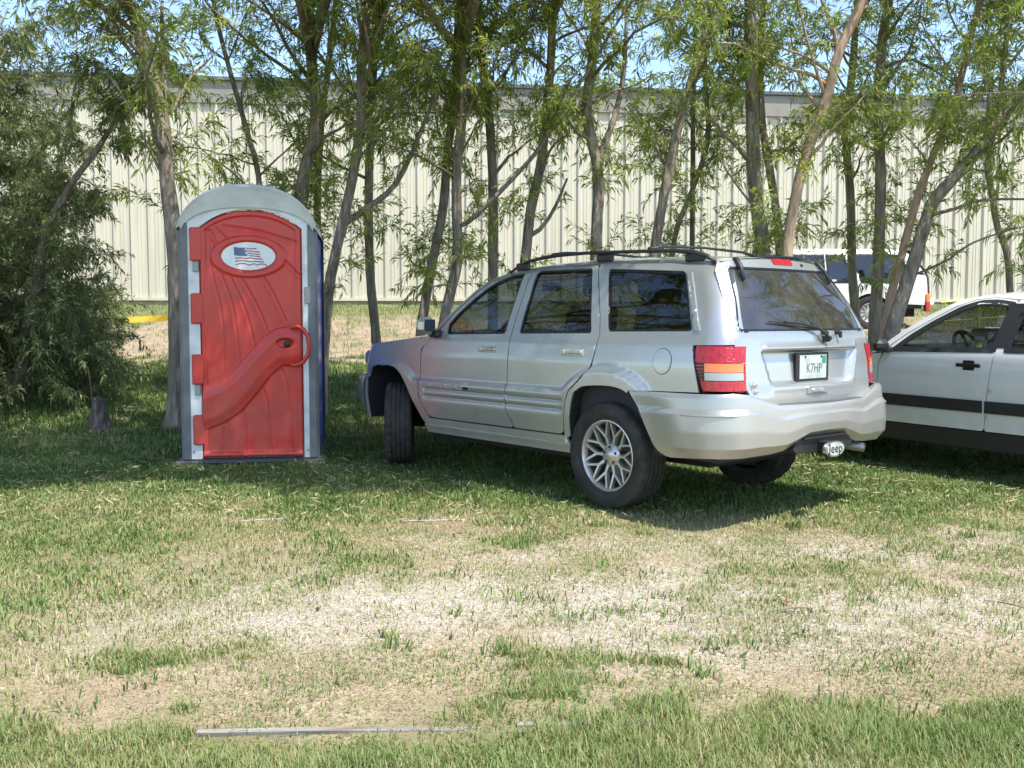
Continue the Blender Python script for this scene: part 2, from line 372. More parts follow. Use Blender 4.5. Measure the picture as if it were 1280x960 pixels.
# one ground sheet, fine near the camera, reaching the horizon
def ground_sheet():
    xs = np.concatenate([-np.geomspace(900, 9.2, 26), np.arange(-9, 9.01, .05), np.geomspace(9.2, 900, 26)])
    ys = np.concatenate([-np.geomspace(400, 2, 14), np.arange(-1.6, 2.0, .4), np.arange(2.0, 9.0, .04), np.arange(9.0, 20, .12), np.arange(20, 34, .4), np.geomspace(35, 1500, 22)])
    X, Y = np.meshgrid(xs, ys); Z = gz(X, Y)
    g, w = masks(X, Y)
    near = (np.abs(X) < 10) & (Y < 20)
    Z = Z + np.where(near, .022*(fbm(X, Y, 3.0, 9)-.5)+.012*(fbm(X, Y, 14, 11, 2)-.5), 0)
    far = (Y > 40) | (np.abs(X) > 30); g = np.where(far, .6, g)
    nx, ny = len(xs), len(ys); i = np.arange((nx)*(ny)).reshape(ny, nx)
    q = np.stack([i[:-1, :-1], i[:-1, 1:], i[1:, 1:], i[1:, :-1]], -1).reshape(-1, 4)
    return big_mesh('ground', np.stack([X, Y, Z], -1).reshape(-1, 3), quads=q, mats=[M['ground']], tint={'green': g.ravel()*.92, 'gravel': w.ravel()}, smooth=True, kind='structure')
ground_sheet()

def blades(name, n, region, dens, hfun, wid, tfun, seed, flat=0.0, **props):
    """n candidate grass blades in region (x0,x1,y0,y1 wedge); dens(x,y)->keep probability"""
    r = np.random.default_rng(seed)
    y0, y1, fov, pad = region
    y = np.sqrt(r.random(n)*(y1**2-y0**2)+y0**2); x = (r.random(n)*2-1)*(y*fov+pad)
    keep = r.random(n) < dens(x, y); x = x[keep]; y = y[keep]; n = len(x)
    z = gz(x, y)+.022*(fbm(x, y, 3.0, 9)-.5)+.012*(fbm(x, y, 14, 11, 2)-.5)*(y < 20)-.003
    h = hfun(x, y)*(.55+.9*r.random(n)); az = r.random(n)*2*np.pi; w = wid(y)*(.7+.6*r.random(n))
    lean = (.25+.75*r.random(n))*(1-flat)+flat*(1.5+r.random(n)*1.5)
    dx, dy = np.cos(az), np.sin(az); px, py = -dy, dx
    hz = h/np.sqrt(1+lean**2); out = hz*lean
    B = np.stack([x, y, z], -1); D = np.stack([dx, dy, 0*dx], -1); P = np.stack([px, py, 0*dx], -1)*w[:, None]; U = np.array([0, 0, 1.])
    mid = B+D*(out*.35)[:, None]+U*(hz*.6)[:, None]; tip = B+D*out[:, None]+U*(hz*(1-.15*lean))[:, None]
    V = np.stack([B-P, B+P, mid-P*.8, mid+P*.8, tip], 1).reshape(-1, 3)
    k = np.arange(n)*5; q = np.stack([k, k+1, k+3, k+2], -1); t = np.stack([k+2, k+3, k+4], -1)
    tint = np.repeat(np.clip(tfun(x, y, r), 0, 1), 5)
    return big_mesh(name, V, quads=q, tris=t, mats=[M['grass']], tint={'tint': tint}, kind='stuff', **props)

# ------------------------------------------------------------------ metal building
def building():
    P0 = np.array([-12.3, 28.0]); dirv = np.array([21.1, 2.4]); dirv /= np.linalg.norm(dirv); ang = math.atan2(dirv[1], dirv[0])
    b = thing('metal_building', 'long cream ribbed metal building behind the row of trees', 'building', (P0[0], P0[1], 1.8), ang)
    PWD = .95; n0, n1 = -10, 34; H = 6.25
    # panel profile: two tall ribs and two low swages per panel, face towards local -y
    def prof():
        pts = []
        for k in range(2):
            o = k*.475
            pts += [(o, 0), (o+.07, 0), (o+.10, -.075), (o+.165, -.075), (o+.195, 0), (o+.27, 0), (o+.28, -.013), (o+.305, -.013), (o+.315, 0), (o+.365, 0), (o+.375, -.013), (o+.40, -.013), (o+.41, 0)]
        pts.append((.949, 0)); return pts
    pr = prof(); V = [(x, y, z) for z in (.15, H-.62) for x, y in pr]; n = len(pr)
    V += [(x, y+.004, .15) for x, y in pr]
    Fc = [(i, i+1, n+i+1, n+i) for i in range(n-1)]
    me = None
    for k in range(n0, n1):
        if me is None:
            o = mesh_obj('wall_panel', V, Fc, M['wall'], b); me = o.data
        else:
            o = bpy.data.objects.new('wall_panel', me); C.objects.link(o); o.parent = b
        o.location = (k*PWD, .002*(k % 2), 0)
    x0, x1 = n0*PWD, n1*PWD
    MB().box(x0, x1, .01, .3, -.6, .06).build('foundation', M['concrete'], b)
    MB().box(x0, x1, -.085, .2, .06, .15).build('base_trim', M['wall'], b)
    # eave trim: one length per three panels
    L = PWD*3+.0; me = None; k = x0
    while k < x1:
        if me is None:
            o = MB().box(0, L-.012, -.10, .1, H-.62, H, .006).build('eave_trim', M['wall_trim'], b); me = o.data
        else: o = bpy.data.objects.new('eave_trim', me); C.objects.link(o); o.parent = b
        o.location = (k, 0, 0); k += L
    MB().box(x0, x1, -.2, .1, H, H+.1, .01).build('gutter', M['roof_edge'], b)
    mesh_obj('roof', [(x0, -.16, H+.11), (x1, -.16, H+.11), (x1, 9, H+.9), (x0, 9, H+.9), (x1, 18, H+.1), (x0, 18, H+.1)], [(0, 1, 2, 3), (3, 2, 4, 5)], M['wall_trim'], b)
    mesh_obj('side_wall', [(x0, .1, 0), (x0, 18, 0), (x0, 18, H), (x0, 9, H+.85), (x0, .1, H)], [(0, 1, 2, 3, 4)], M['wall'], b)
    mesh_obj('side_wall', [(x1, .1, 0), (x1, 18, 0), (x1, 18, H), (x1, 9, H+.85), (x1, .1, H)], [(0, 4, 3, 2, 1)], M['wall'], b)
    mesh_obj('back_wall', [(x0, 18, 0), (x1, 18, 0), (x1, 18, H), (x0, 18, H)], [(0, 3, 2, 1)], M['wall'], b)
building()

# ------------------------------------------------------------------ portable toilet
def portable_toilet():
    t = thing('portable_toilet', 'red doored portable toilet with a flag oval on its door', 'portable toilet', (-2.337, 8.80, float(gz(-2.3, 8.9))+.0), math.radians(8))
    sc = 1/140.
    X = lambda cx: ((200+.4167*cx)-312.5)*sc
    Z = lambda cy: (573-(200+.4167*cy))*sc
    HW = .60; D = 1.15
    # skid base
    mb = MB(); mb.bbox(-.62, .62, -.03, D+.03, 0, .05, .012); mb.bbox(-.66, -.45, -.06, D+.08, -.03, .035, .01); mb.bbox(.45, .66, -.06, D+.08, -.03, .035, .01)
    mb.build('skid_base', M['grey_plastic'], t)
    # side and back walls, with horizontal corrugation
    def wall(w, h, f, name, mt):
        V = []; Fc = []; nz = 90; nx = 5
        for i in range(nz+1):
            z = .05+h*i/nz; q = .005*math.sin(i*.55)*(1 if 4 < i < nz-4 else 0)
            for j in range(nx+1): V.append(f(w*j/nx, z, q if 0 < j < nx else 0))
        for i in range(nz):
            for j in range(nx): a = i*(nx+1)+j; Fc.append((a, a+1, a+nx+2, a+nx+1))
        o = mesh_obj(name, V, Fc, mt, t); smooth_by_angle(o, 40)
    wall(D-.06, 2.08, lambda a, z, q: (.575+q, .05+a, z), 'side_panel', M['blue_plastic'])
    wall(D-.06, 2.08, lambda a, z, q: (-.575-q, D-.01-a, z), 'side_panel', M['blue_plastic'])
    wall(1.14, 2.08, lambda a, z, q: (.57-a, D-.01+q, z), 'back_panel', M['blue_plastic'])
    # corner posts: rounded grey extrusions
    for sx in (-1, 1):
        for yy in (0, D-.02):
            pl = [(HW*sx, yy+.06), (HW*sx, yy-.02 if yy == 0 else yy+.0), ((HW-.025)*sx, yy-.04 if yy == 0 else yy+.03), ((HW-.085)*sx, yy-.04 if yy == 0 else yy+.03), ((HW-.09)*sx, yy+.02)]
            MB().prism(pl, .05, 2.13, lambda a, b, h: (a, b, h)).build('corner_post', M['grey_post'], t)
    # arch shape of the door top: ztop(x)
    def ztop(x, w, zs, zc): # circular-ish arch through (+-w, zs) and (0, zc)
        u = min(1, abs(x)/w); return zs+(zc-zs)*(1-u**2.3)
    xl, xr_ = X(131), X(425); xc = (xl+xr_)/2; dw = (xr_-xl)/2
    # white door frame: band around the door, opening cut to the door outline
    V = []; Fc = []; inner = []; outer = []
    N = 40
    zsI, zcI, zsO, zcO = Z(195), Z(140), Z(178), Z(112)
    xlo, xro = X(92), X(457)
    for i in range(N+1):
        u = -1+2*i/N; x = xc+u*(dw+.006); inner.append((x, ztop(u, 1, zsI, zcI)+.008))
        x2 = (xlo+xro)/2+u*(xro-xlo)/2; outer.append((x2, ztop(u, 1, zsO, zcO)))
    inner = [(xl-.006, .05)]+inner+[(xr_+.006, .05)]; outer = [(xlo, .05)]+outer+[(xro, .05)]
    n = len(inner); yf = -.035
    V = [(x, yf, z) for x, z in outer]+[(x, yf, z) for x, z in inner]+[(x, yf+.05, z) for x, z in inner]+[(x, yf+.05, z) for x, z in outer]
    for i in range(n-1):
        Fc += [(i, n+i, n+i+1, i+1), (n+i, 2*n+i, 2*n+i+1, n+i+1), (i+1, 3*n+i+1, 3*n+i, i)]
    o = mesh_obj('door_frame', V, Fc, M['white_plastic'], t); smooth_by_angle(o, 30)
    # wall behind (dark inside)
    MB().box(-.57, .57, .04, .05, .05, 2.1).build('front_wall', M['white_plastic'], t)
    # door as a relief: grooves, swooping band, oval rim
    NX, NZ = 150, 340
    us = np.linspace(-1, 1, NX+1); vs = np.linspace(0, 1, NZ+1)
    U, Vv = np.meshgrid(us, vs)
    arch = zsI+(zcI-zsI)*(1-np.abs(U)**2.3); zb = .065
    PX = xc+U*dw; PZ = zb+(arch-zb)*Vv
    def seg(ax, az, bx, bz):
        dx, dz = bx-ax, bz-az; L2 = dx*dx+dz*dz; tt = np.clip(((PX-ax)*dx+(PZ-az)*dz)/L2, 0, 1)
        return np.hypot(PX-ax-tt*dx, PZ-az-tt*dz)
    def pl(p):
        p = [(X(a), Z(b)) for a, b in p]
        out = []
        for i in range(len(p)-1):   # catmull-rom, 6 per span
            p0 = p[max(i-1, 0)]; p1 = p[i]; p2 = p[i+1]; p3 = p[min(i+2, len(p)-1)]
            for k in range(6):
                s = k/6; out.append(tuple(.5*((2*p1[c])+(-p0[c]+p2[c])*s+(2*p0[c]-5*p1[c]+4*p2[c]-p3[c])*s*s+(-p0[c]+3*p1[c]-3*p2[c]+p3[c])*s**3) for c in (0, 1)))
        return out+[p[-1]]
    h = np.zeros_like(PX)
    rays = [[(158, 200), (166, 320), (192, 450), (200, 640)], [(160, 200), (190, 320), (225, 430), (243, 610)], [(165, 200), (212, 320), (262, 440), (286, 545)],
            [(168, 230), (243, 330), (298, 430), (326, 505)], [(180, 195), (310, 330), (378, 468)], [(355, 270), (385, 295), (418, 330)], [(200, 186), (300, 200), (412, 232)],
            [(150, 200), (145, 420), (140, 640)],
            [(298, 632), (322, 730), (330, 866)], [(250, 722), (257, 800), (255, 866)], [(193, 786), (190, 830), (188, 866)], [(366, 612), (385, 700), (395, 860)]]
    for rr in rays:
        q = pl(rr); dmin = np.full_like(PX, 9.)
        for i in range(len(q)-1): dmin = np.minimum(dmin, seg(*q[i], *q[i+1]))
        h -= .0075*np.exp(-(dmin/.007)**2)
        h += .0012*np.exp(-((dmin-.02)/.014)**2)
    # band: centre line with half width
    cl = [(118, 738, 55), (165, 718, 58), (210, 695, 52), (255, 650, 47), (300, 595, 45), (345, 552, 50), (372, 542, 56), (392, 541, 58)]
    q = [(X(a), Z(b), w*.4167*sc) for a, b, w in cl]; best = np.full_like(PX, 9.)
    for i in range(len(q)-1):
        ax, az, aw = q[i]; bx, bz, bw = q[i+1]
        for k in range(8):
            s0, s1 = k/8, (k+1)/8
            w = aw+(bw-aw)*(s0+s1)/2
            best = np.minimum(best, seg(ax+(bx-ax)*s0, az+(bz-az)*s0, ax+(bx-ax)*s1, az+(bz-az)*s1)-w)
    plate = sst(.012, -.012, best); dome = sst(.0, -.09, best)
    h = h*(1-plate)+plate*(.016+.016*dome)
    # lock dish
    r_ = np.hypot((PX-X(375))/.09, (PZ-Z(533))/.05); h -= .022*sst(1, .6, r_)
    # oval rim
    e = np.hypot((PX-X(272))/(108*.4167*sc), (PZ-Z(276))/(60*.4167*sc))
    rim = sst(1.06, .97, e)*sst(.70, .80, e); inn = sst(.80, .72, e)
    h = h*(1-np.maximum(rim, inn))+rim*.013+inn*.002
    # raised border of the door, rolled edge
    edge = np.minimum(np.minimum(PX-(xc-dw), xc+dw-PX), np.minimum(arch-PZ, PZ-zb))
    h += (1-plate)*.012*sst(.055, .045, edge)
    h -= .03*sst(.014, 0, edge)
    h += .02*sst(.06, .03, PZ-zb)*(1-plate)
    Y = -.045-h
    Vd = np.stack([PX, Y, PZ], -1).reshape(-1, 3); i = np.arange((NX+1)*(NZ+1)).reshape(NZ+1, NX+1)
    quads = np.stack([i[:-1, :-1], i[:-1, 1:], i[1:, 1:], i[1:, :-1]], -1).reshape(-1, 4)
    ring = np.concatenate([i[0, :], i[1:, -1], i[-1, -2::-1], i[-2:0:-1, 0]]); nb = len(Vd)
    V2 = Vd[ring].copy(); V2[:, 1] = -.0
    k = np.arange(len(ring)); k2 = (k+1) % len(ring)
    quads = np.concatenate([quads, np.stack([ring[k], nb+k, nb+k2, ring[k2]], -1)])
    door = big_mesh('door', np.concatenate([Vd, V2]), quads=quads, mats=[M['red_plastic']], parent=t, smooth=True)
    # hinge knuckles at the left edge
    for a, b in ((192, 290), (385, 475), (565, 655), (745, 835)):
        MB().bbox(X(104), X(140), -.062, -.01, Z(b), Z(a), .01).build('hinge_knuckle', M['red_plastic'], door)
    for a, b in ((292, 322), (656, 686)):
        MB().bbox(X(112), X(128), -.055, -.01, Z(b), Z(a), .004).build('hinge_pin', M['steel'], door)
    # loop handle
    pts = [(X(a), -.11, Z(b)) for a, b in ((392, 486), (412, 482), (430, 492), (443, 514), (446, 542), (442, 568), (428, 590), (408, 598), (392, 597))]
    o = MB().tube(pts, .019, 12).build('door_handle', M['red_plastic'], door, smooth=True)
    o = MB().lathe([(.001, -.012), (.022, -.012), (.03, -.004), (.03, .03)], 20, 'y', (X(381), -.075, Z(534))).build('lock_indicator', M['black_plastic'], door, smooth=True)
    o.scale = (1, 1, 1)
    # oval sign
    N = 48; ex, ez = 78*.4167*sc, 41*.4167*sc; cx, cz = X(272), Z(275)
    pts = [(cx+ex*math.cos(2*PI*k/N), cz+ez*math.sin(2*PI*k/N)) for k in range(N)]
    sg = MB().prism(pts[::-1], -.053, -.045, lambda a, b, h: (a, h, b)).build('oval_sign', M['sign_white'], door)
    # flag print: star field and waving stripes (thin decal pieces standing 1 mm proud)
    fs = 1/13.71  # px per crop px in the sign close-up
    FX = lambda a: ((270+a*fs)-312.5)*sc; FZ = lambda b: (573-(280+b*fs))*sc
    MB().prism([(FX(a), FZ(b)) for a, b in ((355, 320), (430, 332), (530, 330), (560, 335), (525, 355), (560, 370), (530, 392), (565, 400), (540, 425), (575, 440), (580, 470), (480, 474), (362, 462))][::-1], -.0545, -.053, lambda a, b, h: (a, h, b)).build('flag_field', M['flag_blue'], sg)
    stripes = [[(560, 340), (630, 352), (730, 345)], [(545, 385), (640, 392), (790, 405)], [(580, 425), (660, 432), (785, 446)], [(600, 462), (690, 472), (795, 482)],
               [(370, 508), (470, 506), (560, 515), (640, 500), (700, 518), (830, 520)], [(378, 560), (470, 550), (560, 556), (620, 568), (690, 560), (760, 568), (850, 568)],
               [(385, 620), (460, 598), (540, 600), (600, 625), (700, 598), (720, 625), (790, 605), (850, 605), (905, 635)]]
    for s_ in stripes:
        mb = MB(); up = [(FX(a), FZ(b-9)) for a, b in s_]; dn = [(FX(a), FZ(b+9)) for a, b in s_]
        for i in range(len(s_)-1): mb.add([(up[i][0], -.0542, up[i][1]), (dn[i][0], -.0542, dn[i][1]), (dn[i+1][0], -.0542, dn[i+1][1]), (up[i+1][0], -.0542, up[i+1][1])], [(0, 1, 2, 3)])
        mb.build('flag_stripe', M['flag_red'], sg)
    # plaque on right jamb, rivets
    MB().bbox(X(433), X(451), -.045, -.034, Z(414), Z(365), .003).build('latch_plate', M['steel'], t)
    for a, b in ((104, 856), (438, 856), (104, 200), (445, 205)):
        MB().lathe([(.0, -.006), (.008, -.005), (.01, 0)], 10, 'y', (X(a), -.035, Z(b))).build('rivet', M['steel'], t)
    # domed roof: arch section swept back, lip at the front
    def sec(k, n, w, zs, zc, pw=2.4):
        u = -1+2*k/n; return (w*math.copysign(abs(u)**.8, u), zs+(zc-zs)*(1-abs(u)**(pw*.8))**.62*1.0)
    n = 36; rows = [(-.075, .575, 2.10, 2.42), (-.088, .590, 2.085, 2.445), (-.08, .600, 2.075, 2.465), (-.05, .604, 2.07, 2.475), (.3, .60, 2.07, 2.50), (.62, .60, 2.07, 2.505), (.95, .60, 2.07, 2.495), (D+.04, .60, 2.07, 2.46), (D+.06, .58, 2.07, 2.42)]
    V = []; Fc = []
    for (y, w, zs, zc) in rows:
        for k in range(n+1):
            x, z = sec(k, n, w, zs, zc); V.append((x, y, z))
    for r in range(len(rows)-1):
        for k in range(n): a = r*(n+1)+k; Fc.append((a, a+1, a+n+2, a+n+1))
    # front face down to the white frame arch
    base = len(V)
    for k in range(n+1):
        u = -1+2*k/n; x, z = sec(k, n, .57, 2.07, 2.27, 2.6); V.append((x*.99, -.055, z))
    for k in range(n): Fc.append((base+k, base+k+1, k+1, k))
    o = mesh_obj('roof', V, Fc, M['roof_plastic'], t); smooth_by_angle(o, 40)
    # raised ribs on the roof front
portable_toilet()

# ------------------------------------------------------------------ car bodies
def inside(p, poly):
    x, y = p; c = False; n = len(poly); j = n-1
    for i in range(n):
        xi, yi = poly[i]; xj, yj = poly[j]
        if (yi > y) != (yj > y) and x < (xj-xi)*(y-yi)/(yj-yi)+xi: c = not c
        j = i
    return c
def inset(poly, d):
    """move every edge of a polygon inwards by d (outwards if negative)"""
    n = len(poly); A = sum(poly[i][0]*poly[(i+1) % n][1]-poly[(i+1) % n][0]*poly[i][1] for i in range(n)); s = 1 if A > 0 else -1
    out = []
    for i in range(n):
        p0, p1, p2 = (Vector(poly[k % n]) for k in (i-1, i, i+1))
        a = (p1-p0).normalized(); b = (p2-p1).normalized(); na = Vector((-a.y, a.x))*s; nb = Vector((-b.y, b.x))*s
        m = na+nb; m = m/max(.35, m.length_squared)*2 if m.length > 1e-6 else na
        out.append(tuple(p1+m*d))
    return out
def rounded(poly, r, k=4):
    """round polygon corners; r a number or one per corner"""
    n = len(poly); out = []
    for i in range(n):
        rr = r[i] if hasattr(r, '__len__') else r
        p0, p1, p2 = (Vector(poly[j % n]) for j in (i-1, i, i+1))
        a = p0-p1; b = p2-p1; q = min(rr, a.length*.48, b.length*.48)
        if q < 1e-4: out.append(tuple(p1)); continue
        A = p1+a.normalized()*q; B = p1+b.normalized()*q
        for j in range(k+1):
            t = j/k; out.append(tuple(A*(1-t)**2+p1*2*t*(1-t)+B*t*t))
    return out
def curve2(pts, k=5):
    out = []
    for i in range(len(pts)-1):
        p0 = pts[max(i-1, 0)]; p1 = pts[i]; p2 = pts[i+1]; p3 = pts[min(i+2, len(pts)-1)]
        for j in range(k):
            s = j/k; out.append(tuple(.5*((2*p1[c])+(-p0[c]+p2[c])*s+(2*p0[c]-5*p1[c]+4*p2[c]-p3[c])*s*s+(-p0[c]+3*p1[c]-3*p2[c]+p3[c])*s**3) for c in range(len(p1))))
    return out+[tuple(pts[-1])]
def panel(name, outline, holes, f, mt, parent, res=.03, thick=.02, off=0., side=1, rows=(), mats=None, obj=True, flange=True):
    """sheet-metal panel: a polygon (with holes) laid on the surface f(u, v), edges turned inwards"""
    def dens(poly):
        o = []
        n = len(poly)
        for i in range(n):
            a = Vector(poly[i]); b = Vector(poly[(i+1) % n]); k = max(1, int((b-a).length/res+.5))
            for j in range(k): o.append(tuple(a+(b-a)*(j/k)))
        return o
    loops = [dens(outline)]+[dens(h) for h in holes]
    pts = []; edges = []
    for lp in loops:
        s = len(pts); pts += lp; edges += [(s+i, s+(i+1) % len(lp)) for i in range(len(lp))]
    B = np.array(pts); u0, v0 = B.min(0); u1, v1 = B.max(0)
    us = np.arange(u0+res*.5, u1, res); vs = sorted(set(list(np.arange(v0+res*.5, v1, res))+[r for r in rows if v0 < r < v1]))
    for u in us:
        for v in vs:
            d = np.min((B[:, 0]-u)**2+(B[:, 1]-v)**2)
            if d < (res*.42)**2: continue
            if inside((u, v), loops[0]) and not any(inside((u, v), h) for h in loops[1:]): pts.append((u, v))
    vv, ee, ff, ov, oe, of = delaunay_2d_cdt([Vector(p) for p in pts], edges, [], 0, 1e-6)
    F2 = []
    for t in ff:
        c = sum((vv[i] for i in t), Vector((0, 0)))/len(t)
        if inside(c, loops[0]) and not any(inside(c, h) for h in loops[1:]):
            F2.append(tuple(t))
    def P(u, v): 
        p = f(u, v); return Vector((p[0], p[1]*side, p[2]))
    def N(u, v):
        e = .004; a = P(u+e, v)-P(u-e, v); b = P(u, v+e)-P(u, v-e); n = a.cross(b)
        if n.length < 1e-12: return Vector((0, side, 0))
        n.normalize(); c = P(u, v)
        return n
    # orientation: outward = away from the centre line of the body
    V = []; NN = []
    for v in vv:
        V.append(P(v.x, v.y)); NN.append(N(v.x, v.y))
    cen = sum(V, Vector())/len(V); i0 = min(range(len(V)), key=lambda i: (V[i]-cen).length)
    outward = V[i0]-Vector((panel.cx, 0, panel.cz))
    sg = 1 if NN[i0].dot(Vector((outward.x*panel.wx, outward.y, outward.z*panel.wz))) > 0 else -1
    NN = [n*sg for n in NN]
    if off: V = [p+n*off for p, n in zip(V, NN)]
    t0 = F2[0]; fn = (V[t0[1]]-V[t0[0]]).cross(V[t0[2]]-V[t0[0]])
    flip = fn.dot(NN[t0[0]]) < 0
    if flip: F2 = [t[::-1] for t in F2]
    nv = len(V)
    Fl = []
    if flange:
        cnt = {}
        for t in F2:
            for i in range(len(t)): cnt[(t[i], t[(i+1) % len(t)])] = 1
        bd = [e for e in cnt if (e[1], e[0]) not in cnt]
        V = list(V); mp = {}
        for a, b in bd:
            for q in (a, b):
                if q not in mp:
                    mp[q] = len(V); V.append(V[q]-NN[q]*.0015); V.append(V[q]-NN[q]*thick)
            Fl.append((b, a, mp[a], mp[b])); Fl.append((mp[b], mp[a], mp[a]+1, mp[b]+1))
    o = mesh_obj(name, V, F2+Fl, mt, parent)
    if mats: pass
    sm = [True]*len(F2)+[False]*len(Fl)
    o.data.polygons.foreach_set('use_smooth', sm)
    if Fl:
        # keep the outer skin's shading clear of the turned edge
        me = o.data; me.update()
        se = {tuple(sorted(e)) for e in bd}
        at_ = me.attributes.new('sharp_edge', 'BOOLEAN', 'EDGE') if 'sharp_edge' not in me.attributes else me.attributes['sharp_edge']
        vals = [tuple(sorted(e.vertices)) in se for e in me.edges]; at_.data.foreach_set('value', vals)
    return o
panel.cx = 1.2; panel.cz = .8; panel.wx = .25; panel.wz = .3
def interp(x, xs, ys): return float(np.interp(x, xs, ys))
def loft(name, rows, mt, parent, closed=False, smooth=True, ang=None, flip=False, **k):
    n = len(rows[0]); V = [p for r in rows for p in r]; Fc = []
    for i in range(len(rows)-1):
        for j in range(n-1 if not closed else n):
            j2 = (j+1) % n; q = (i*n+j, i*n+j2, (i+1)*n+j2, (i+1)*n+j); Fc.append(q[::-1] if flip else q)
    o = mesh_obj(name, V, Fc, mt, parent, smooth, **k)
    if ang: smooth_by_angle(o, ang)
    return o

class Body:
    def __init__(s, Wz, Ww, Xz, Xx, RR, Fz, Fx, RF, bow=.03, disp=None, zc=None, ztop=1.0, fbow=.10):
        s.Wz, s.Ww, s.Xz, s.Xx, s.RR, s.Fz, s.Fx, s.RF, s.bow, s.disp = Wz, Ww, Xz, Xx, RR, Fz, Fx, RF, bow, disp
        s.zc = zc; s.ztop = ztop; s.fbow = fbow
    def W(s, z): return interp(z, s.Wz, s.Ww)
    def XR(s, z): return interp(z, s.Xz, s.Xx)
    def XF(s, z): return interp(z, s.Fz, s.Fx)
    def side(s, u, z):
        dd = s.disp(u, z) if s.disp else 0.
        zs = z
        if s.zc and z > s.ztop: zs = z+(s.zc(u))*sst(s.ztop, 1.6, z)
        w = s.W(zs)+dd; xr = s.XR(z)-dd; RR = s.RR
        if u < xr+dd+RR:
            a = (xr+dd+RR-u)/RR
            if a <= PI/2: return (xr+RR-RR*math.sin(a), w-RR+RR*math.cos(a), z)
            y = w-RR-(a-PI/2)*RR; k = max(0, 1-(y/max(.01, w-RR))**2)
            return (xr-s.bow*k, y, z)
        xf = s.XF(z)+dd; RF = s.RF
        if u > xf-RF:
            a = (u-(xf-RF))/RF
            if a <= PI/2: return (xf-RF+RF*math.sin(a), w-RF+RF*math.cos(a), z)
            y = w-RF-(a-PI/2)*RF; k = max(0, 1-(y/max(.01, w-RF))**2)
            return (xf+s.fbow*k, y, z)
        return (u, w, z)
    def rear(s, y, z, d=0.):
        w = s.W(z); ya = abs(y); sg = 1 if y >= 0 else -1; xr = s.XR(z)
        if ya <= w-s.RR:
            return (xr-d-s.bow*(1-(ya/(w-s.RR))**2), y, z)
        a = min(PI/2, PI/2-(ya-(w-s.RR))/s.RR)
        R2 = s.RR+d
        return (xr+s.RR-R2*math.sin(a), sg*(w-s.RR+R2*math.cos(a)), z)
    def front(s, y, z, d=0.):
        w = s.W(z); ya = abs(y); sg = 1 if y >= 0 else -1; xf = s.XF(z)
        if ya <= w-s.RF: return (xf+d+s.fbow*(1-(ya/(w-s.RF))**2), y, z)
        a = min(PI/2, PI/2-(ya-(w-s.RF))/s.RF); R2 = s.RF+d
        return (xf-s.RF+R2*math.sin(a), sg*(w-s.RF+R2*math.cos(a)), z)

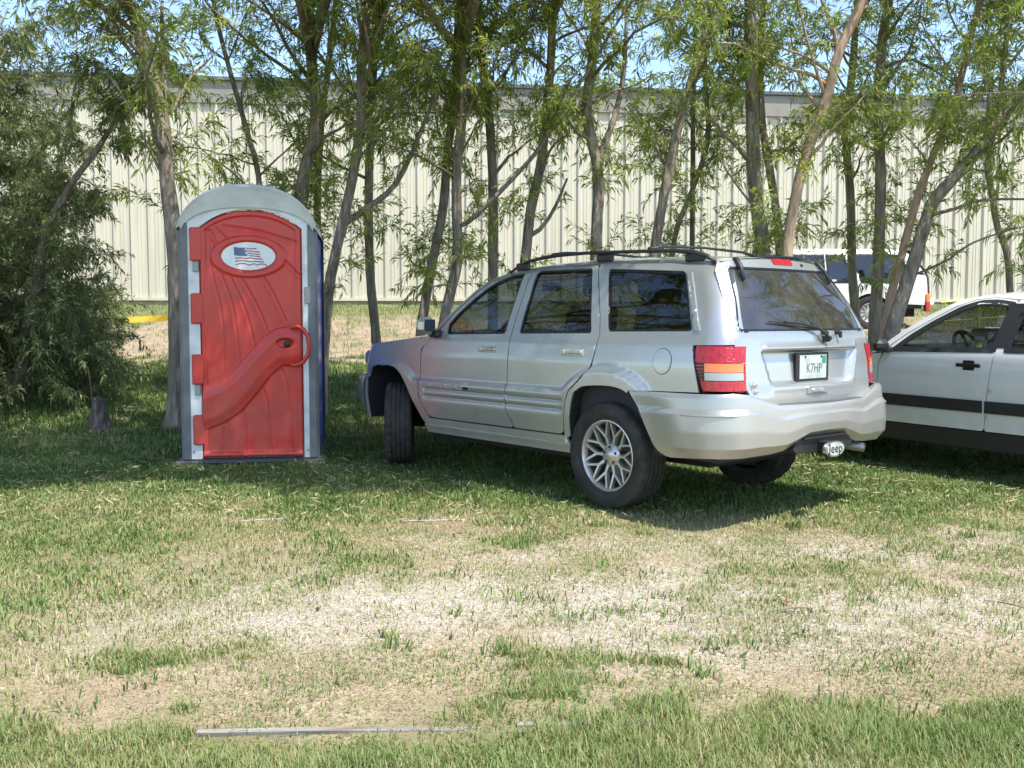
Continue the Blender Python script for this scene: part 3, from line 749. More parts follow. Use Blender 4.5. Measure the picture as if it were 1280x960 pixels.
def make_wheel(parent, name, x, y, z, side, R=.368, rimR=.245, wd=.235, spokes='mesh', turn=0., tread=True):
    w = bpy.data.objects.new(name, None); C.objects.link(w); w.parent = parent; w.location = (x, y, z)
    w.rotation_euler = (0, 0, turn + (0 if side > 0 else PI)); w.empty_display_size = .1
    h = wd/2
    prof = [(rimR-.01, -h*.80), (rimR+.012, -h*.88), (rimR+.03, -h*.98), (R-.075, -h*1.04), (R-.035, -h*.99), (R-.012, -h*.90), (R-.003, -h*.78)]
    gr = []
    for g in (-.5, -.17, .17, .5):
        c = h*g; gr += [(R, c-.008), (R-.010, c-.006), (R-.010, c+.006), (R, c+.008)]
    prof += gr+[(R-.003, h*.78), (R-.012, h*.90), (R-.035, h*.99), (R-.075, h*1.04), (rimR+.03, h*.98), (rimR+.012, h*.88), (rimR-.01, h*.80)]
    n = 108
    rf = (lambda r, hh, k: -.007 if (r > R-.02 and abs(hh) > h*.45 and ((k+(2 if hh > 0 else 0)) % 4 == 0)) else (-.004 if (r > R-.006 and k % 3 == 0) else 0)) if tread else None
    o = MB().lathe(prof, n, 'y', rfun=rf).build('tyre', M['rubber'], w); smooth_by_angle(o, 28)
    br = [(rimR, h*.86), (rimR-.008, h*.88), (rimR-.016, h*.80), (rimR-.022, h*.5), (rimR-.03, -h*.2), (rimR-.03, -h*.8)]
    o = MB().lathe(br[:4], 64, 'y').build('rim', M['alloy'], w); smooth_by_angle(o, 40)
    o2 = MB().lathe([(rimR-.022, h*.5), (rimR-.035, -h*.2), (rimR-.035, -h*.8), (.02, -h*.8), (0.001, -h*.8)], 48, 'y').build('wheel_barrel', M['alloy_dark'], w, smooth=True)
    MB().lathe([(.001, -.02), (.15, -.02), (.15, -.035), (.001, -.035)], 32, 'y').build('brake_disc', M['steel'], w)
    yf = h*.62
    def bar(mb, r0, a0, r1, a1, w0, w1, y0, y1):
        p0 = Vector((r0*math.cos(a0), 0, r0*math.sin(a0))); p1 = Vector((r1*math.cos(a1), 0, r1*math.sin(a1)))
        d = (p1-p0).normalized(); q = Vector((-d.z, 0, d.x)); V = []
        for p, ww, yy in ((p0, w0, y0), (p1, w1, y1)):
            V += [p+q*ww+Vector((0, yy-.028, 0)), p+q*ww*.75+Vector((0, yy, 0)), p-q*ww*.75+Vector((0, yy, 0)), p-q*ww+Vector((0, yy-.028, 0))]
        mb.add(V, [(0, 1, 5, 4), (1, 2, 6, 5), (2, 3, 7, 6), (3, 0, 4, 7), (0, 3, 2, 1), (4, 5, 6, 7)])
    if spokes == 'mesh':
        ns = 10
        for k in range(ns):
            a = 2*PI*k/ns; mb = MB()
            bar(mb, .055, a, .135, a, .016, .012, yf-.012, yf-.004)
            da = 2*PI/ns*.5
            bar(mb, .128, a, rimR-.010, a+da*.80, .011, .009, yf-.004, yf+.012)
            bar(mb, .128, a, rimR-.010, a-da*.80, .011, .009, yf-.004, yf+.012)
            mb.build('spoke', M['alloy'], o)
    else:
        mb = MB(); mb.lathe([(0.001, yf), (.07, yf+.004), (.1, yf-.012), (rimR-.03, yf-.02), (rimR-.012, yf+.005)], 48, 'y')
        mb.build('wheel_disc', M['alloy'], o, smooth=True)
        for k in range(12):
            a = 2*PI*k/12; m2 = MB(); bar(m2, .10, a, rimR-.04, a, .008, .014, yf+.004, yf+.008); m2.build('spoke', M['alloy_dark'], o)
    hb = MB().lathe([(0.001, yf+.008), (.03, yf+.008), (.036, yf), (.07, yf-.004), (.08, yf-.02)], 32, 'y').build('hub', M['alloy'], o, smooth=True)
    for k in range(5):
        a = 2*PI*k/5+.3
        MB().lathe([(0.001, yf+.003), (.009, yf+.003), (.011, yf-.006)], 8, 'y', (.057*math.cos(a), 0, .057*math.sin(a))).build('lug_nut', M['black_plastic'], hb)
    return w
def seat(parent, x, y, z=.62, bench=None, sc=1.0):
    hw = bench/2 if bench else .25
    g = bpy.data.objects.new('seat', None); C.objects.link(g); g.parent = parent; g.location = (x, y, z); g.empty_display_size = .1
    MB().bbox(-.25, .27, -hw, hw, 0, .15, .04).build('cushion', M['seat'], g)
    mb = MB(); mb.bbox(-.07, .07, -hw, hw, 0, .62*sc, .045); mb.xf(Matrix.Translation((-.24, 0, .08)) @ Matrix.Rotation(-.22, 4, 'Y')); mb.build('backrest', M['seat'], g)
    ys = [0] if not bench else [-hw*.55, hw*.55]
    for q in ys:
        mb = MB(); mb.bbox(-.05, .05, -.13, .13, 0, .17, .035); mb.xf(Matrix.Translation((-.40, q, .74*sc)) @ Matrix.Rotation(-.12, 4, 'Y')); mb.build('headrest', M['seat'], g)
        mb = MB(); mb.tube([(-.38, q-.05, .62*sc), (-.40, q-.05, .78*sc)], .006, 6); mb.tube([(-.38, q+.05, .62*sc), (-.40, q+.05, .78*sc)], .006, 6); mb.build('headrest_post', M['steel'], g)
def steering(parent, x, y, z, tilt=1.15):
    N = 28; mb = MB(); pts = []
    ax = Matrix.Translation((x, y, z)) @ Matrix.Rotation(-(PI/2-tilt*.45), 4, 'Y')
    V = [ax @ Vector((0.19*math.cos(2*PI*k/N), .19*math.sin(2*PI*k/N), 0)) for k in range(N+1)]
    mb.tube(V, .016, 8, cap=False)
    for a in (0, 2.4, -2.4): mb.tube([ax @ Vector((0, 0, 0)), ax @ Vector((.18*math.cos(a), .18*math.sin(a), 0))], .014, 6)
    mb.tube([ax @ Vector((0, 0, .02)), ax @ Vector((0, 0, -.3))], .035, 8)
    mb.build('steering_wheel', M['black_plastic'], parent, smooth=True)

def silver_suv():
    jx, jy, yaw = 1.3086, 7.2437, .6983
    t = thing('parked_suv', 'silver four door off road wagon seen from its rear left corner on the grass', 'car', (jx, jy, .012), yaw+PI/2)
    FW, RWC = 2.69, 0.0
    def disp(u, z):
        if z > 1.02 or u < -1.0: return 0.
        rr = math.hypot(u-0.0, z-.37); rf = math.hypot((u-2.64)*.98, z-.37)
        m = float(max(sst(.792, .772, z), sst(.605, .575, rr), sst(.555, .525, rf)))
        g = 0.
        if .42 < u < 2.12:
            for q in (.712, .650): g -= .010*math.exp(-((z-q)/.009)**2)
        if u < -.2: m *= float(sst(.80, .78, z)) if z > .8 and rr > .6 else 1
        return .024*m+g*(.5 if m < 1 else 1)
    zcrown = lambda u: 1.735-interp(u, [-.8, -.3, .4, 1.0, 1.25, 1.6], [1.675, 1.715, 1.735, 1.725, 1.70, 1.66])
    B = Body([.3, .45, .60, .80, 1.0, 1.13, 1.18, 1.30, 1.60, 1.65, 1.69, 1.72, 1.74], [.835, .865, .885, .885, .878, .858, .838, .795, .672, .645, .600, .53, .45],
             [.4, .80, 1.0, 1.18, 1.40, 1.62, 1.70], [-1.03, -1.025, -1.01, -.985, -.90, -.775, -.72], .17,
             [.3, .6, .9, 1.1], [3.36, 3.38, 3.34, 3.26], .42, bow=.035, disp=disp, zc=zcrown, ztop=1.25, fbow=.08)
    side = B.side
    sp, cl = M['silver'], M['silver_clad']
    rearch = [(.335, .42), (.330, .60), (.30, .755), (.255, .80), (.19, .828), (.02, .842), (-.11, .838), (-.20, .815), (-.265, .775), (-.335, .708), (-.45, .515), (-.50, .445), (-.56, .42)]
    fwarch = [(3.02, .40), (3.03, .74), (3.00, .83), (2.93, .872), (2.80, .888), (2.64, .886), (2.55, .87), (2.47, .825), (2.40, .755), (2.30, .63), (2.20, .50), (2.13, .42)]
    fw = curve2(rearch[::1], 3); ff = curve2(fwarch, 3)
    w_front = [(1.865, 1.165), (1.115, 1.178), (1.118, 1.650), (1.30, 1.638), (1.43, 1.598), (1.55, 1.54), (1.66, 1.465), (1.80, 1.34), (1.88, 1.245)]
    w_rear = [(.955, 1.182), (.972, 1.660), (.366, 1.655), (.185, 1.192)]
    w_q = [(.030, 1.205), (.205, 1.645), (-.50, 1.602), (-.705, 1.213)]
    w_frontR = rounded(w_front, [.03, .03, .03, 0, 0, 0, 0, 0, .02]); w_rearR = rounded(w_rear, .03); w_qR = rounded(w_q, .035)
    gapBx = [(1.045, 1.15), (1.045, .64), (.94, .475)]
    for s in (1, -1):
        R = .022
        # front door
        fd = [(2.185, .64), (2.05, .475), (.955, .475), (1.045, .62), (1.045, 1.18), (1.042, 1.675), (1.30, 1.665), (1.46, 1.62), (1.59, 1.555), (1.70, 1.475), (1.84, 1.35), (1.945, 1.235), (2.03, 1.145), (2.185, 1.05)]
        door = panel('front_door', rounded(fd, [.05, .06, .03, .05, 0, .02, 0, 0, 0, 0, 0, 0, .04, .06]), [w_frontR], side, sp, t, R, side=s, rows=(.705, .712, .72, .643, .65, .657, .782))
        rdp = [(1.037, .625), (.947, .475), (.40, .475), (.38, .70), (.345, .79), (.225, .885), (.14, .975), (.112, 1.12), (.105, 1.18), (.145, 1.30), (.325, 1.675), (1.034, 1.683), (1.037, 1.18)]
        rd = panel('rear_door', rounded(rdp, [.05, .03, .05, .03, .03, .06, .05, 0, 0, 0, .03, .02, 0]), [w_rearR], side, sp, t, R, side=s, rows=(.705, .712, .72, .643, .65, .657, .782))
        # fender
        fo = [(2.195, 1.045), (2.195, .64), (2.06, .47), (2.09, .40)]+ff[::-1][1:]+[(3.06, .41), (3.20, .80), (3.45, .83), (3.45, 1.00), (3.1, 1.06), (2.7, 1.095), (2.3, 1.135), (2.04, 1.145)]
        panel('front_fender', fo, [], side, sp, t, R, side=s, rows=(.782,))
        # body side: A pillar, roof edge, D pillar and rear quarter in one pressing
        zt = lambda u: 1.735-zcrown(u)-.030
        q_in = [(2.05, 1.16), (1.955, 1.245), (1.85, 1.36), (1.71, 1.485), (1.60, 1.565), (1.465, 1.63), (1.30, 1.675), (1.042, 1.685), (1.034, 1.692), (.32, 1.684), (.137, 1.30), (.096, 1.18), (.103, 1.115), (.131, .972), (.218, .878), (.338, .782), (.372, .70), (.392, .475), (.39, .44)]
        arch_in = [p for p in fw if p[1] > .44]
        q_out = [(-.235, .822), (-.805, .838), (-.735, 1.095), (-.735, 1.128), (-1.115, 1.135), (-1.07, 1.20), (-.93, 1.45), (-.83, 1.60), (-.80, 1.658)]
        arch1 = [p for p in fw if (p[0] > -.24)]
        q_top = [(u, zt(u)) for u in (-.62, -.3, 0, .3, .6, .9, 1.1, 1.25)]+[(1.42, 1.675), (1.58, 1.602), (1.70, 1.52), (1.84, 1.40), (1.985, 1.265), (2.09, 1.165)]
        qp = q_in+[p for p in arch1 if p[1] > .44]+q_out+q_top
        panel('body_side', qp, [w_qR], side, sp, t, R, side=s, rows=(.782,))
        # sill
        sl = [(2.10, .465), (2.13, .40), (2.09, .345), (.36, .345), (.345, .40), (.385, .465)]
        panel('sill', sl, [], side, cl, t, .04, side=s, off=.004)
        panel('sill_strip', [(2.09, .41), (2.09, .392), (.36, .392), (.36, .41)], [], side, M['silver'], t, .05, side=s, off=.018, thick=.015)
        # glazing
        for (w, par, gm, nm) in ((w_front, door, 'glass_side', 'window'), (w_rear, rd, 'glass_tint', 'window'), (w_q, t, 'glass_tint', 'quarter_window')):
            wr = rounded(inset(w, -.006), .03); wi = rounded(inset(w, .016), .02)
            g = panel(nm, wr, [], side, M[gm], par, .08, side=s, off=-.012, flange=False)
            panel('window_seal', wr, [wi], side, M['black_gloss'], g, .05, side=s, off=-.005, thick=.008)
        panel('bright_strip', [(-.555, 1.592), (-.520, 1.593), (-.725, 1.218), (-.765, 1.218)][::-1], [], side, M['silver'], t, .02, side=s, off=.009, thick=.012)
        # mirrors and handles
        for hx, par in ((1.292, door), (.34, rd)):
            hg = MB(); hg.bbox(-.118, .118, .0, .012, -.026, .026, .006); hg.bbox(-.112, .060, .008, .030, -.010, .018, .007); hg.bbox(.068, .108, .008, .020, -.016, .018, .006)
            p = side(hx, 1.055); hg.xf(Matrix.Translation((p[0], (p[1]-.006)*1, p[2])))
            if s < 0: hg.V = [(v[0], -v[1], v[2]) for v in hg.V]; hg.F = [f_[::-1] for f_ in hg.F]
            hg.build('door_handle', M['alloy'], par)
        mb = MB(); mb.bbox(1.945, 2.05, .875, 1.045, 1.165, 1.310, .042); o_ = mb
        if s < 0: mb.V = [(v[0], -v[1], v[2]) for v in mb.V]; mb.F = [f_[::-1] for f_ in mb.F]
        mir = mb.build('mirror', M['silver'], door, smooth=False)
        mb = MB(); mb.bbox(1.938, 1.946, .905, 1.02, 1.19, 1.290, .003); mb.V = [(v[0], v[1]*s, v[2]) for v in mb.V]; mb.build('mirror_glass', M['mirror_glass'], mir)
        mb = MB(); mb.bbox(1.93, 2.06, .80, .90, 1.14, 1.20, .015); mb.V = [(v[0], v[1]*s, v[2]) for v in mb.V]; mb.build('mirror_arm', M['black_plastic'], mir)
        # arch liners
        for arc in (fw, ff):
            r0 = [Vector((a, (side(a, b)[1]-.008)*s, b)) for a, b in arc]; r1 = [Vector((a, .48*s, b)) for a, b in arc]
            loft('arch_liner', [r0, r1], M['under'], t, flip=(s < 0))
            mesh_obj('arch_liner_back', [tuple(v) for v in r1], [tuple(range(len(r1)))], M['under'], t)
        # tail light cluster: housing, lenses
        lens = [(-.74, 1.085), (-.765, 1.125), (-1.108, 1.130), (-1.135, .845), (-.835, .842)]
        tl = bpy.data.objects.new('tail_light', None); C.objects.link(tl); tl.parent = t; tl.empty_display_size = .1
        panel('housing', inset(lens, -.006), [], side, M['black_gloss'], tl, .05, side=s, off=-.012)
        def xl(z): return interp(z, [.845, 1.085, 1.125], [-.835, -.74, -.765])+(-.006)
        def xrr(z): return interp(z, [.845, 1.13], [-1.13, -1.104])
        def band(z0, z1, a, b, m_, nm='lens'):
            pl_ = [(a(z1), z1), (b(z1), z1), (b(z0), z0), (a(z0), z0)]
            panel(nm, pl_, [], side, M[m_], tl, .03, side=s, off=.006, thick=.02)
        mid = lambda z: -.845-.02*(1.0-z)*4
        band(1.022, 1.122, xl, xrr, 'red_lens'); band(.965, 1.018, mid, lambda z: xrr(z)+.02, 'amber_lens'); band(.915, .962, mid, lambda z: xrr(z)+.02, 'clear_lens')
        band(.850, .911, xl, xrr, 'red_lens'); band(.915, 1.018, lambda z: xrr(z)+.018, xrr, 'red_lens')
        for k in range(5):
            z0 = .918+k*.0205; band(z0, z0+.008, lambda z: xl(z), lambda z: mid(z)+.006, 'red_lens', 'side_slat')
        # rear quarter details
    # fuel door on the left side
    N = 28; cx, cz = -.50, 1.02
    circ = [(cx+.075*math.cos(2*PI*k/N), cz+.080*math.sin(2*PI*k/N)) for k in range(N)]; circ2 = [(cx+.079*math.cos(2*PI*k/N), cz+.084*math.sin(2*PI*k/N)) for k in range(N)]
    panel('fuel_door_gap', circ2, [], side, M['under'], t, .03, off=.0012, flange=False)
    fdoor = panel('fuel_door', circ, [], side, sp, t, .03, off=.0035, thick=.004)
    # rear gate
    def gd(y, z):
        d = 0.
        ya = abs(y); hw = interp(z, [.86, 1.09], [.44, .525])
        rec = float(sst(hw+.015, hw-.02, ya)*sst(.868, .895, z)*sst(1.092, 1.080, z))
        d -= .038*rec
        d += .020*float(sst(.545, .50, ya))*math.exp(-((z-1.108)/.020)**2)
        d += .010*float(sst(.50, .44, ya))*math.exp(-((z-.858)/.022)**2)
        d += .012*float(sst(.90, .80, z))
        return d
    gr = lambda y, z: B.rear(y, z, gd(y, z))
    gate_o = [(-.585, 1.676), (-.655, 1.60), (-.715, 1.40), (-.765, 1.20), (-.76, 1.13), (-.715, 1.0), (-.700, .86), (-.665, .80), (-.60, .748), (.60, .748), (.665, .80), (.700, .86), (.715, 1.0), (.76, 1.13), (.765, 1.20), (.715, 1.40), (.655, 1.60), (.585, 1.676), (.30, 1.694), (0, 1.698), (-.30, 1.694)]
    glass_o = [(-.565, 1.625), (-.715, 1.213), (.715, 1.213), (.565, 1.625)]
    go = rounded(glass_o, .04)
    panel.wx = 1.0
    gate = panel('tailgate', gate_o, [go], gr, sp, t, .02, rows=(1.075, 1.082, 1.088, 1.094, 1.1, 1.108, 1.116, 1.124, .868, .876, .884, .892))
    gl = panel('rear_window', rounded(inset(glass_o, -.008), .04), [], gr, M['glass_rear'], gate, .05, off=-.004, flange=False)
    panel('window_seal', rounded(inset(glass_o, -.008), .04), [rounded(inset(glass_o, .014), .03)], gr, M['black_gloss'], gl, .06, off=.000, thick=.006)
    panel('brake_light', rounded([(-.105, 1.650), (-.105, 1.684), (.105, 1.684), (.105, 1.650)], .008), [], gr, M['red_lens'], gate, .03, off=.008, thick=.015)
    p = gr(-.22, 1.655); MB().lathe([(0.001, -.012), (.010, -.010), (.012, 0)], 10, 'x', p).build('washer_nozzle', M['black_plastic'], gate)
    # glass hinges / struts at the upper corners
    for y in (-.46, .46):
        a = Vector(gr(y, 1.675)); b_ = Vector(gr(y*1.06, 1.545)); mid_ = (a+b_)/2+Vector((-.022, 0, .012))
        MB().tube([a+Vector((.01, 0, .004)), a+Vector((-.02, 0, 0)), mid_, b_+Vector((-.012, 0, 0)), b_+Vector((0, 0, -.01))], [.012, .017, .016, .014, .008], 8, flat=.8).build('glass_hinge', M['black_plastic'], gate, smooth=True)
    # wiper and glass handles
    a = Vector(gr(-.13, 1.16)); 
    mb = MB(); mb.tube([a+Vector((.0, 0, 0)), a+Vector((-.035, 0, 0)), a+Vector((-.055, 0, .01))], [.022, .022, .015], 10)
    P_ = lambda y, z, o_: Vector(gr(y, z))+Vector((-o_, 0, o_*.5))
    mb.tube([a+Vector((-.05, 0, .005)), P_(-.05, 1.215, .03), P_(.10, 1.245, .028), P_(.28, 1.262, .02)], [.010, .008, .006, .005], 6)
    mb.tube([P_(-.10, 1.232, .012), P_(.10, 1.252, .012), P_(.42, 1.268, .012)], .005, 5)
    mb.build('wiper', M['black_plastic'], gate)
    mb = MB(); 
    for y in (-.13, -.30): 
        q = Vector(gr(y, 1.185)); mb.tube([q+Vector((.01, 0, .02)), q+Vector((-.03, 0, .012)), q+Vector((-.032, 0, -.02))], [.016, .017, .010], 8)
    mb.build('glass_latch', M['black_plastic'], gate)
    # licence plate and frame
    px0 = gr(0, .985)[0]-.010
    def PM(y, z, d=0): return (px0-d, y, z)
    mb = MB(); mb.bbox(px0-.012, px0+.004, -.185, .185, .885, 1.072, .004); pl_ = mb.build('licence_plate_frame', M['black_plastic'], gate)
    mb = MB(); mb.box(px0-.0145, px0-.0125, -.152, .152, .903, 1.056); plate = mb.build('licence_plate', M['plate'], pl_)
    base = Matrix.Translation((px0-.0150, 0, .98)) @ Matrix.Rotation(PI/2, 4, 'X')
    face = Matrix(((0, 0, -1, 0), (-1, 0, 0, 0), (0, 1, 0, 0), (0, 0, 0, 1)))   # text +x -> car -y (viewer's right), text +y -> up
    T = lambda y, z, d: Matrix.Translation((px0-.0146-d, y, z)) @ face
    text_obj('K7HP', .088, T(-.01, .968, 0), M['ink'], plate, sx=.85)
    mb = MB(); mb.box(px0-.0152, px0-.0146, -.145, -.10, 1.0, 1.05); mb.build('plate_sticker', mat('plate_green', (.05, .25, .16), .5), plate)
    mb = MB(); [mb.lathe([(0.001, -.004), (.007, -.003), (.009, 0)], 8, 'x', (px0-.0145, y, 1.045)) for y in (-.09, .09)]; mb.build('plate_screw', M['black_plastic'], plate)
    # gate handle
    q = gr(.02, .838); MB().bbox(q[0]-.012, q[0]+.01, -.105, .125, .805, .858, .006).build('gate_handle_surround', sp, gate)
    MB().bbox(q[0]-.022, q[0]-.008, -.045, .075, .818, .842, .004).build('gate_handle', M['alloy'], gate)
    for txt, y, z, sz in (('Jeep', .615, .882, .052), ('4x4', .62, .838, .036)):
        q = gr(y, z); text_obj(txt, sz, Matrix.Translation((q[0]-.003, y, z)) @ Matrix.Rotation(.16, 4, 'Z') @ face, M['badge'], gate, 'badge', .003)
    # side badge
    faceL = Matrix(((-1, 0, 0, 0), (0, 0, 1, 0), (0, 1, 0, 0), (0, 0, 0, 1)))   # text +x -> car -x on the left side, facing +y
    for s in (1, -1):
        q = side(1.80, .742); Mt = Matrix.Translation((1.84, q[1]+.002, .742)) @ faceL
        if s < 0: Mt = Matrix.Translation((1.84, -q[1]-.002, .742)) @ Matrix(((1, 0, 0, 0), (0, 0, -1, 0), (0, 1, 0, 0), (0, 0, 0, 1)))
        text_obj('GRAND CHEROKEE', .052, Mt, M['alloy'], t, 'badge', .002, sx=1.12)
        MB().box(1.50, 1.565, s*q[1]-.001*s, s*q[1]+.004*s, .728, .752).build('badge', M['black_gloss'], t)
    # rear bumper: one wrapped moulding, from arch to arch
    NU, NV = 150, 27
    def bump_pt(u, v):
        """u 0..1 left arch -> right arch; v 0 top .. 1 bottom"""
        sg = 1 if u < .5 else -1; k = 1-abs(2*u-1)            # 0 at arch .. 1 at centre
        # perimeter length from the arch
        wl = 0.885-.17
        def start(z): return interp(z, [.42, .445, .515, .708, .775, .825], [-.56, -.50, -.45, -.335, -.275, -.23])
        total_mid = 1.55
        # position along perimeter in coordinates of B.side
        zt_ = interp(k, [0, .34, .50, .55, .60, .65, .70, 1], [.822, .830, .838, .830, .806, .778, .757, .750])
        zb_ = interp(k, [0, .03, .3, .6, .70, .80, .86, 1], [.42, .415, .44, .452, .466, .512, .540, .546])
        ledge = float(sst(.48, .80, k))
        if v < .14: z = zt_; 
        else: z = zt_+(zb_-zt_)*(v-.14)/.86
        s0 = start(z); 
        end = -(0.86+.267)-(.885-.17)
        uu = s0+(end-s0)*(k**1.0)
        vv_ = (v-.14)/.86
        if v < .14: off_ = .0+(.036+.030*ledge)*(v/.14)**.8
        else: off_ = interp(vv_, [0, .05, .26, .30, .60, .84, .92, 1.0], [.036+.030*ledge, .050+.026*ledge, .058+.022*ledge, .078+.012*ledge, .086+.008*ledge, .080+.006*ledge, .054+.01*ledge, .030+.01*ledge])
        off_ *= float(sst(-.02, .25, k))*.62+.38
        if v < .14: z = zt_-.002+.0*off_
        zz = min(max(z, .3), .80)
        w = .888+off_; xr = -1.03; RR = .17+off_
        sx = xr+.17
        if uu > sx: p = (uu, w)
        else:
            a = (sx-uu)/.17
            if a < PI/2: p = (xr+.17-RR*math.sin(a), w-RR+RR*math.cos(a))
            else:
                y = (w-RR)*(1-((a-PI/2)*.17)/(.885-.17)); p = (xr-off_-.045*(1-(y/(w-RR))**2), max(0, y))
        return (p[0], p[1]*sg, z)
    rows = []
    for j in range(NV+1):
        v = j/NV if j > 2 else (0, .07, .14)[j]
        v = [0, .07, .14][j] if j < 3 else .14+.86*((j-2)/(NV-2))
        rows.append([bump_pt(i/NU*.9999+.00005, v) for i in range(NU+1)])
    # turn the lower edge under
    rows.append([(p[0]+.06*(1 if abs(p[1]) < .7 else 0), p[1]*(.93 if abs(p[1]) > .5 else 1), p[2]+.012) for p in rows[-1]])
    bo = loft('rear_bumper', rows, cl, t); smooth_by_angle(bo, 24)
    # step pad
    V = []; n = 24
    for j, (o0, dz) in enumerate(((.006, .004), (.058, .003))):
        for i in range(n+1):
            y = -.60+1.2*i/n; V.append((-1.032-.045*(1-(y/.74)**2)-o0, y, .757+dz-.002*j))
    o = mesh_obj('step_pad', V, [(i, i+1, n+2+i, n+1+i) for i in range(n)], M['grey_plastic'], bo)
    # groove line on bumper corner
    for s in (1, -1):
        mb = MB(); pts = []
        for u in np.linspace(.13, .235, 12):
            p = bump_pt(u if s > 0 else 1-u, .14+.86*.33); pts.append((p[0]-.0, p[1]+.002*s, p[2]))
        mb.tube(pts, [.002]+[.007]*10+[.002], 6); mb.build('bumper_rib', cl, bo, smooth=True)
    # lower valance with the hitch recess
    mb = MB()
    prof = [(-.34, .470), (-.27, .548), (.27, .548), (.34, .470), (.30, .435), (-.30, .435)]
    mb.prism(prof, -1.120, -1.0, lambda a, b, h: (h, a, b)); val = mb.build('lower_valance', M['black_plastic'], t)
    MB().bbox(-1.14, -1.115, -.245, .245, .520, .542, .006).build('valance_lip', M['black_plastic'], val)
    MB().bbox(-.96, -.78, -.50, .50, .43, .50, .03).build('rear_crossmember', M['under'], t)
    hx = MB(); hx.bbox(-1.20, -.95, -.02, .07, .435, .505, .006); hx.build('hitch_receiver', M['black_plastic'], t)
    mb = MB(); N = 32; pts = [(.108*math.cos(2*PI*k/N)-.10*0, .052*math.sin(2*PI*k/N)) for k in range(N)]
    cy = .045
    hc = mb.prism(pts, -1.235, -1.21, lambda a, b, h: (h, a+cy, b+.462)).build('hitch_cover', M['chrome'], t)
    pts2 = [(a*.86, b*.80) for a, b in pts]; MB().prism(pts2, -1.238, -1.234, lambda a, b, h: (h, a+cy, b+.462)).build('hitch_cover_face', M['plate'], hc)
    text_obj('Jeep', .085, Matrix.Translation((-1.2385, cy, .464)) @ face, M['black_gloss'], hc, 'lettering', .0015, sx=1.1)
    mb = MB(); mb.tube([(-.6, -.50, .40), (-.95, -.54, .415), (-1.08, -.56, .405)], .032, 12); mb.build('exhaust_pipe', M['steel'], t, smooth=True)
    # front bumper, grille, lamps
    frows = []
    for j, (z, o_) in enumerate(((.80, .0), (.795, .05), (.74, .075), (.62, .08), (.50, .06), (.43, .02))):
        frows.append([tuple(Vector(B.front(y, z, o_))) for y in np.linspace(.80, -.80, 41)])
    st0 = []
    for r in frows:
        z = r[0][2]; a = side(3.06, z); r.insert(0, (a[0], a[1]+.012, z)); b_ = (a[0], -a[1]-.012, z); r.append(b_)
    loft('front_bumper', frows, cl, t, flip=True)
    gzr = [[tuple(B.front(y, z, .01)) for y in np.linspace(.62, -.62, 21)] for z in (1.03, .95, .82)]
    gp = loft('grille_panel', gzr, sp, t, flip=True)
    for k in range(7):
        y = -.36+k*.12; q = B.front(y, .93, .02); MB().bbox(q[0]-.02, q[0]+.012, y-.038, y+.038, .855, 1.005, .012).build('grille_slot', M['black_gloss'], gp)
    for s in (1, -1):
        q = B.front(.60, .93, 0); MB().bbox(q[0]-.08, q[0]+.045, s*.60-.13, s*.60+.13, .86, 1.0, .03).build('headlight', M['clear_lens'], t)
    # hood
    zh = lambda x: interp(x, [2.0, 2.35, 2.7, 3.02, 3.25, 3.38, 3.45], [1.205, 1.190, 1.15, 1.105, 1.065, 1.03, .99])
    hrows = []
    for x in np.linspace(2.02, 3.40, 26):
        r = []
        for k in range(25):
            u = -1+2*k/24
            zed = interp(x, [2.04, 2.3, 2.7, 3.1, 3.45], [1.145, 1.135, 1.095, 1.06, 1.0])+.003
            we = side(x, zed)[1]-.004; xx = x+.10*(1-u*u)*sst(2.7, 3.4, x)
            zz = zed+(zh(x)-zed)*(1-abs(u)**3.2)+.008*math.cos(u*PI)*.5
            r.append((xx if x > 2.7 else x, we*u, zz))
        hrows.append(r)
    loft('hood', hrows, sp, t, flip=False)
    # windscreen
    wr = []
    for k in range(13):
        tt = k/12; z = 1.165+(1.685-1.165)*tt; xb = interp(z, [1.165, 1.265, 1.40, 1.52, 1.602, 1.675, 1.70], [2.09, 1.985, 1.84, 1.70, 1.58, 1.42, 1.27])
        r = []
        for j in range(17):
            u = -1+2*j/16; w = side(xb, z)[1]-.006; r.append((xb+.09*(1-u*u)*(1-.3*tt), w*u, z+.012*(1-u*u)))
        wr.append(r)
    loft('windscreen', wr, M['glass_side'], t)
    # roof skin
    rr_ = []
    for x in np.linspace(-.725, 1.27, 40):
        zc_ = 1.735-zcrown(x); ze = zc_-.030 if x > -.62 else interp(x, [-.80, -.62], [1.655, zc_-.030])
        r = []
        for j in range(25):
            u = -1+2*j/24; w = side(max(x, -.60), ze)[1]-.002; r.append((x-.045*(1-u*u)*sst(-.5, -.72, x)+.08*(1-u*u)*sst(.9, 1.27, x), w*u, ze+.003+(zc_+.012-ze)*(1-abs(u)**2.6)))
        rr_.append(r)
    loft('roof', rr_, sp, t, flip=True)
    loft('headliner', [[(p[0], p[1]*.95, p[2]-.035) for p in r] for r in rr_[3:]], M['interior'], t)
    # roof edge spoiler over the rear window
    sr = []
    for (dx, dz) in ((.10, .016), (0, .008), (-.03, -.004), (-.02, -.018)):
        sr.append([(-.79+dx-.03*(1-(y/.6)**2), y, 1.685+dz+.012*(1-abs(y/.6)**2.6)) for y in np.linspace(-.59, .59, 25)])
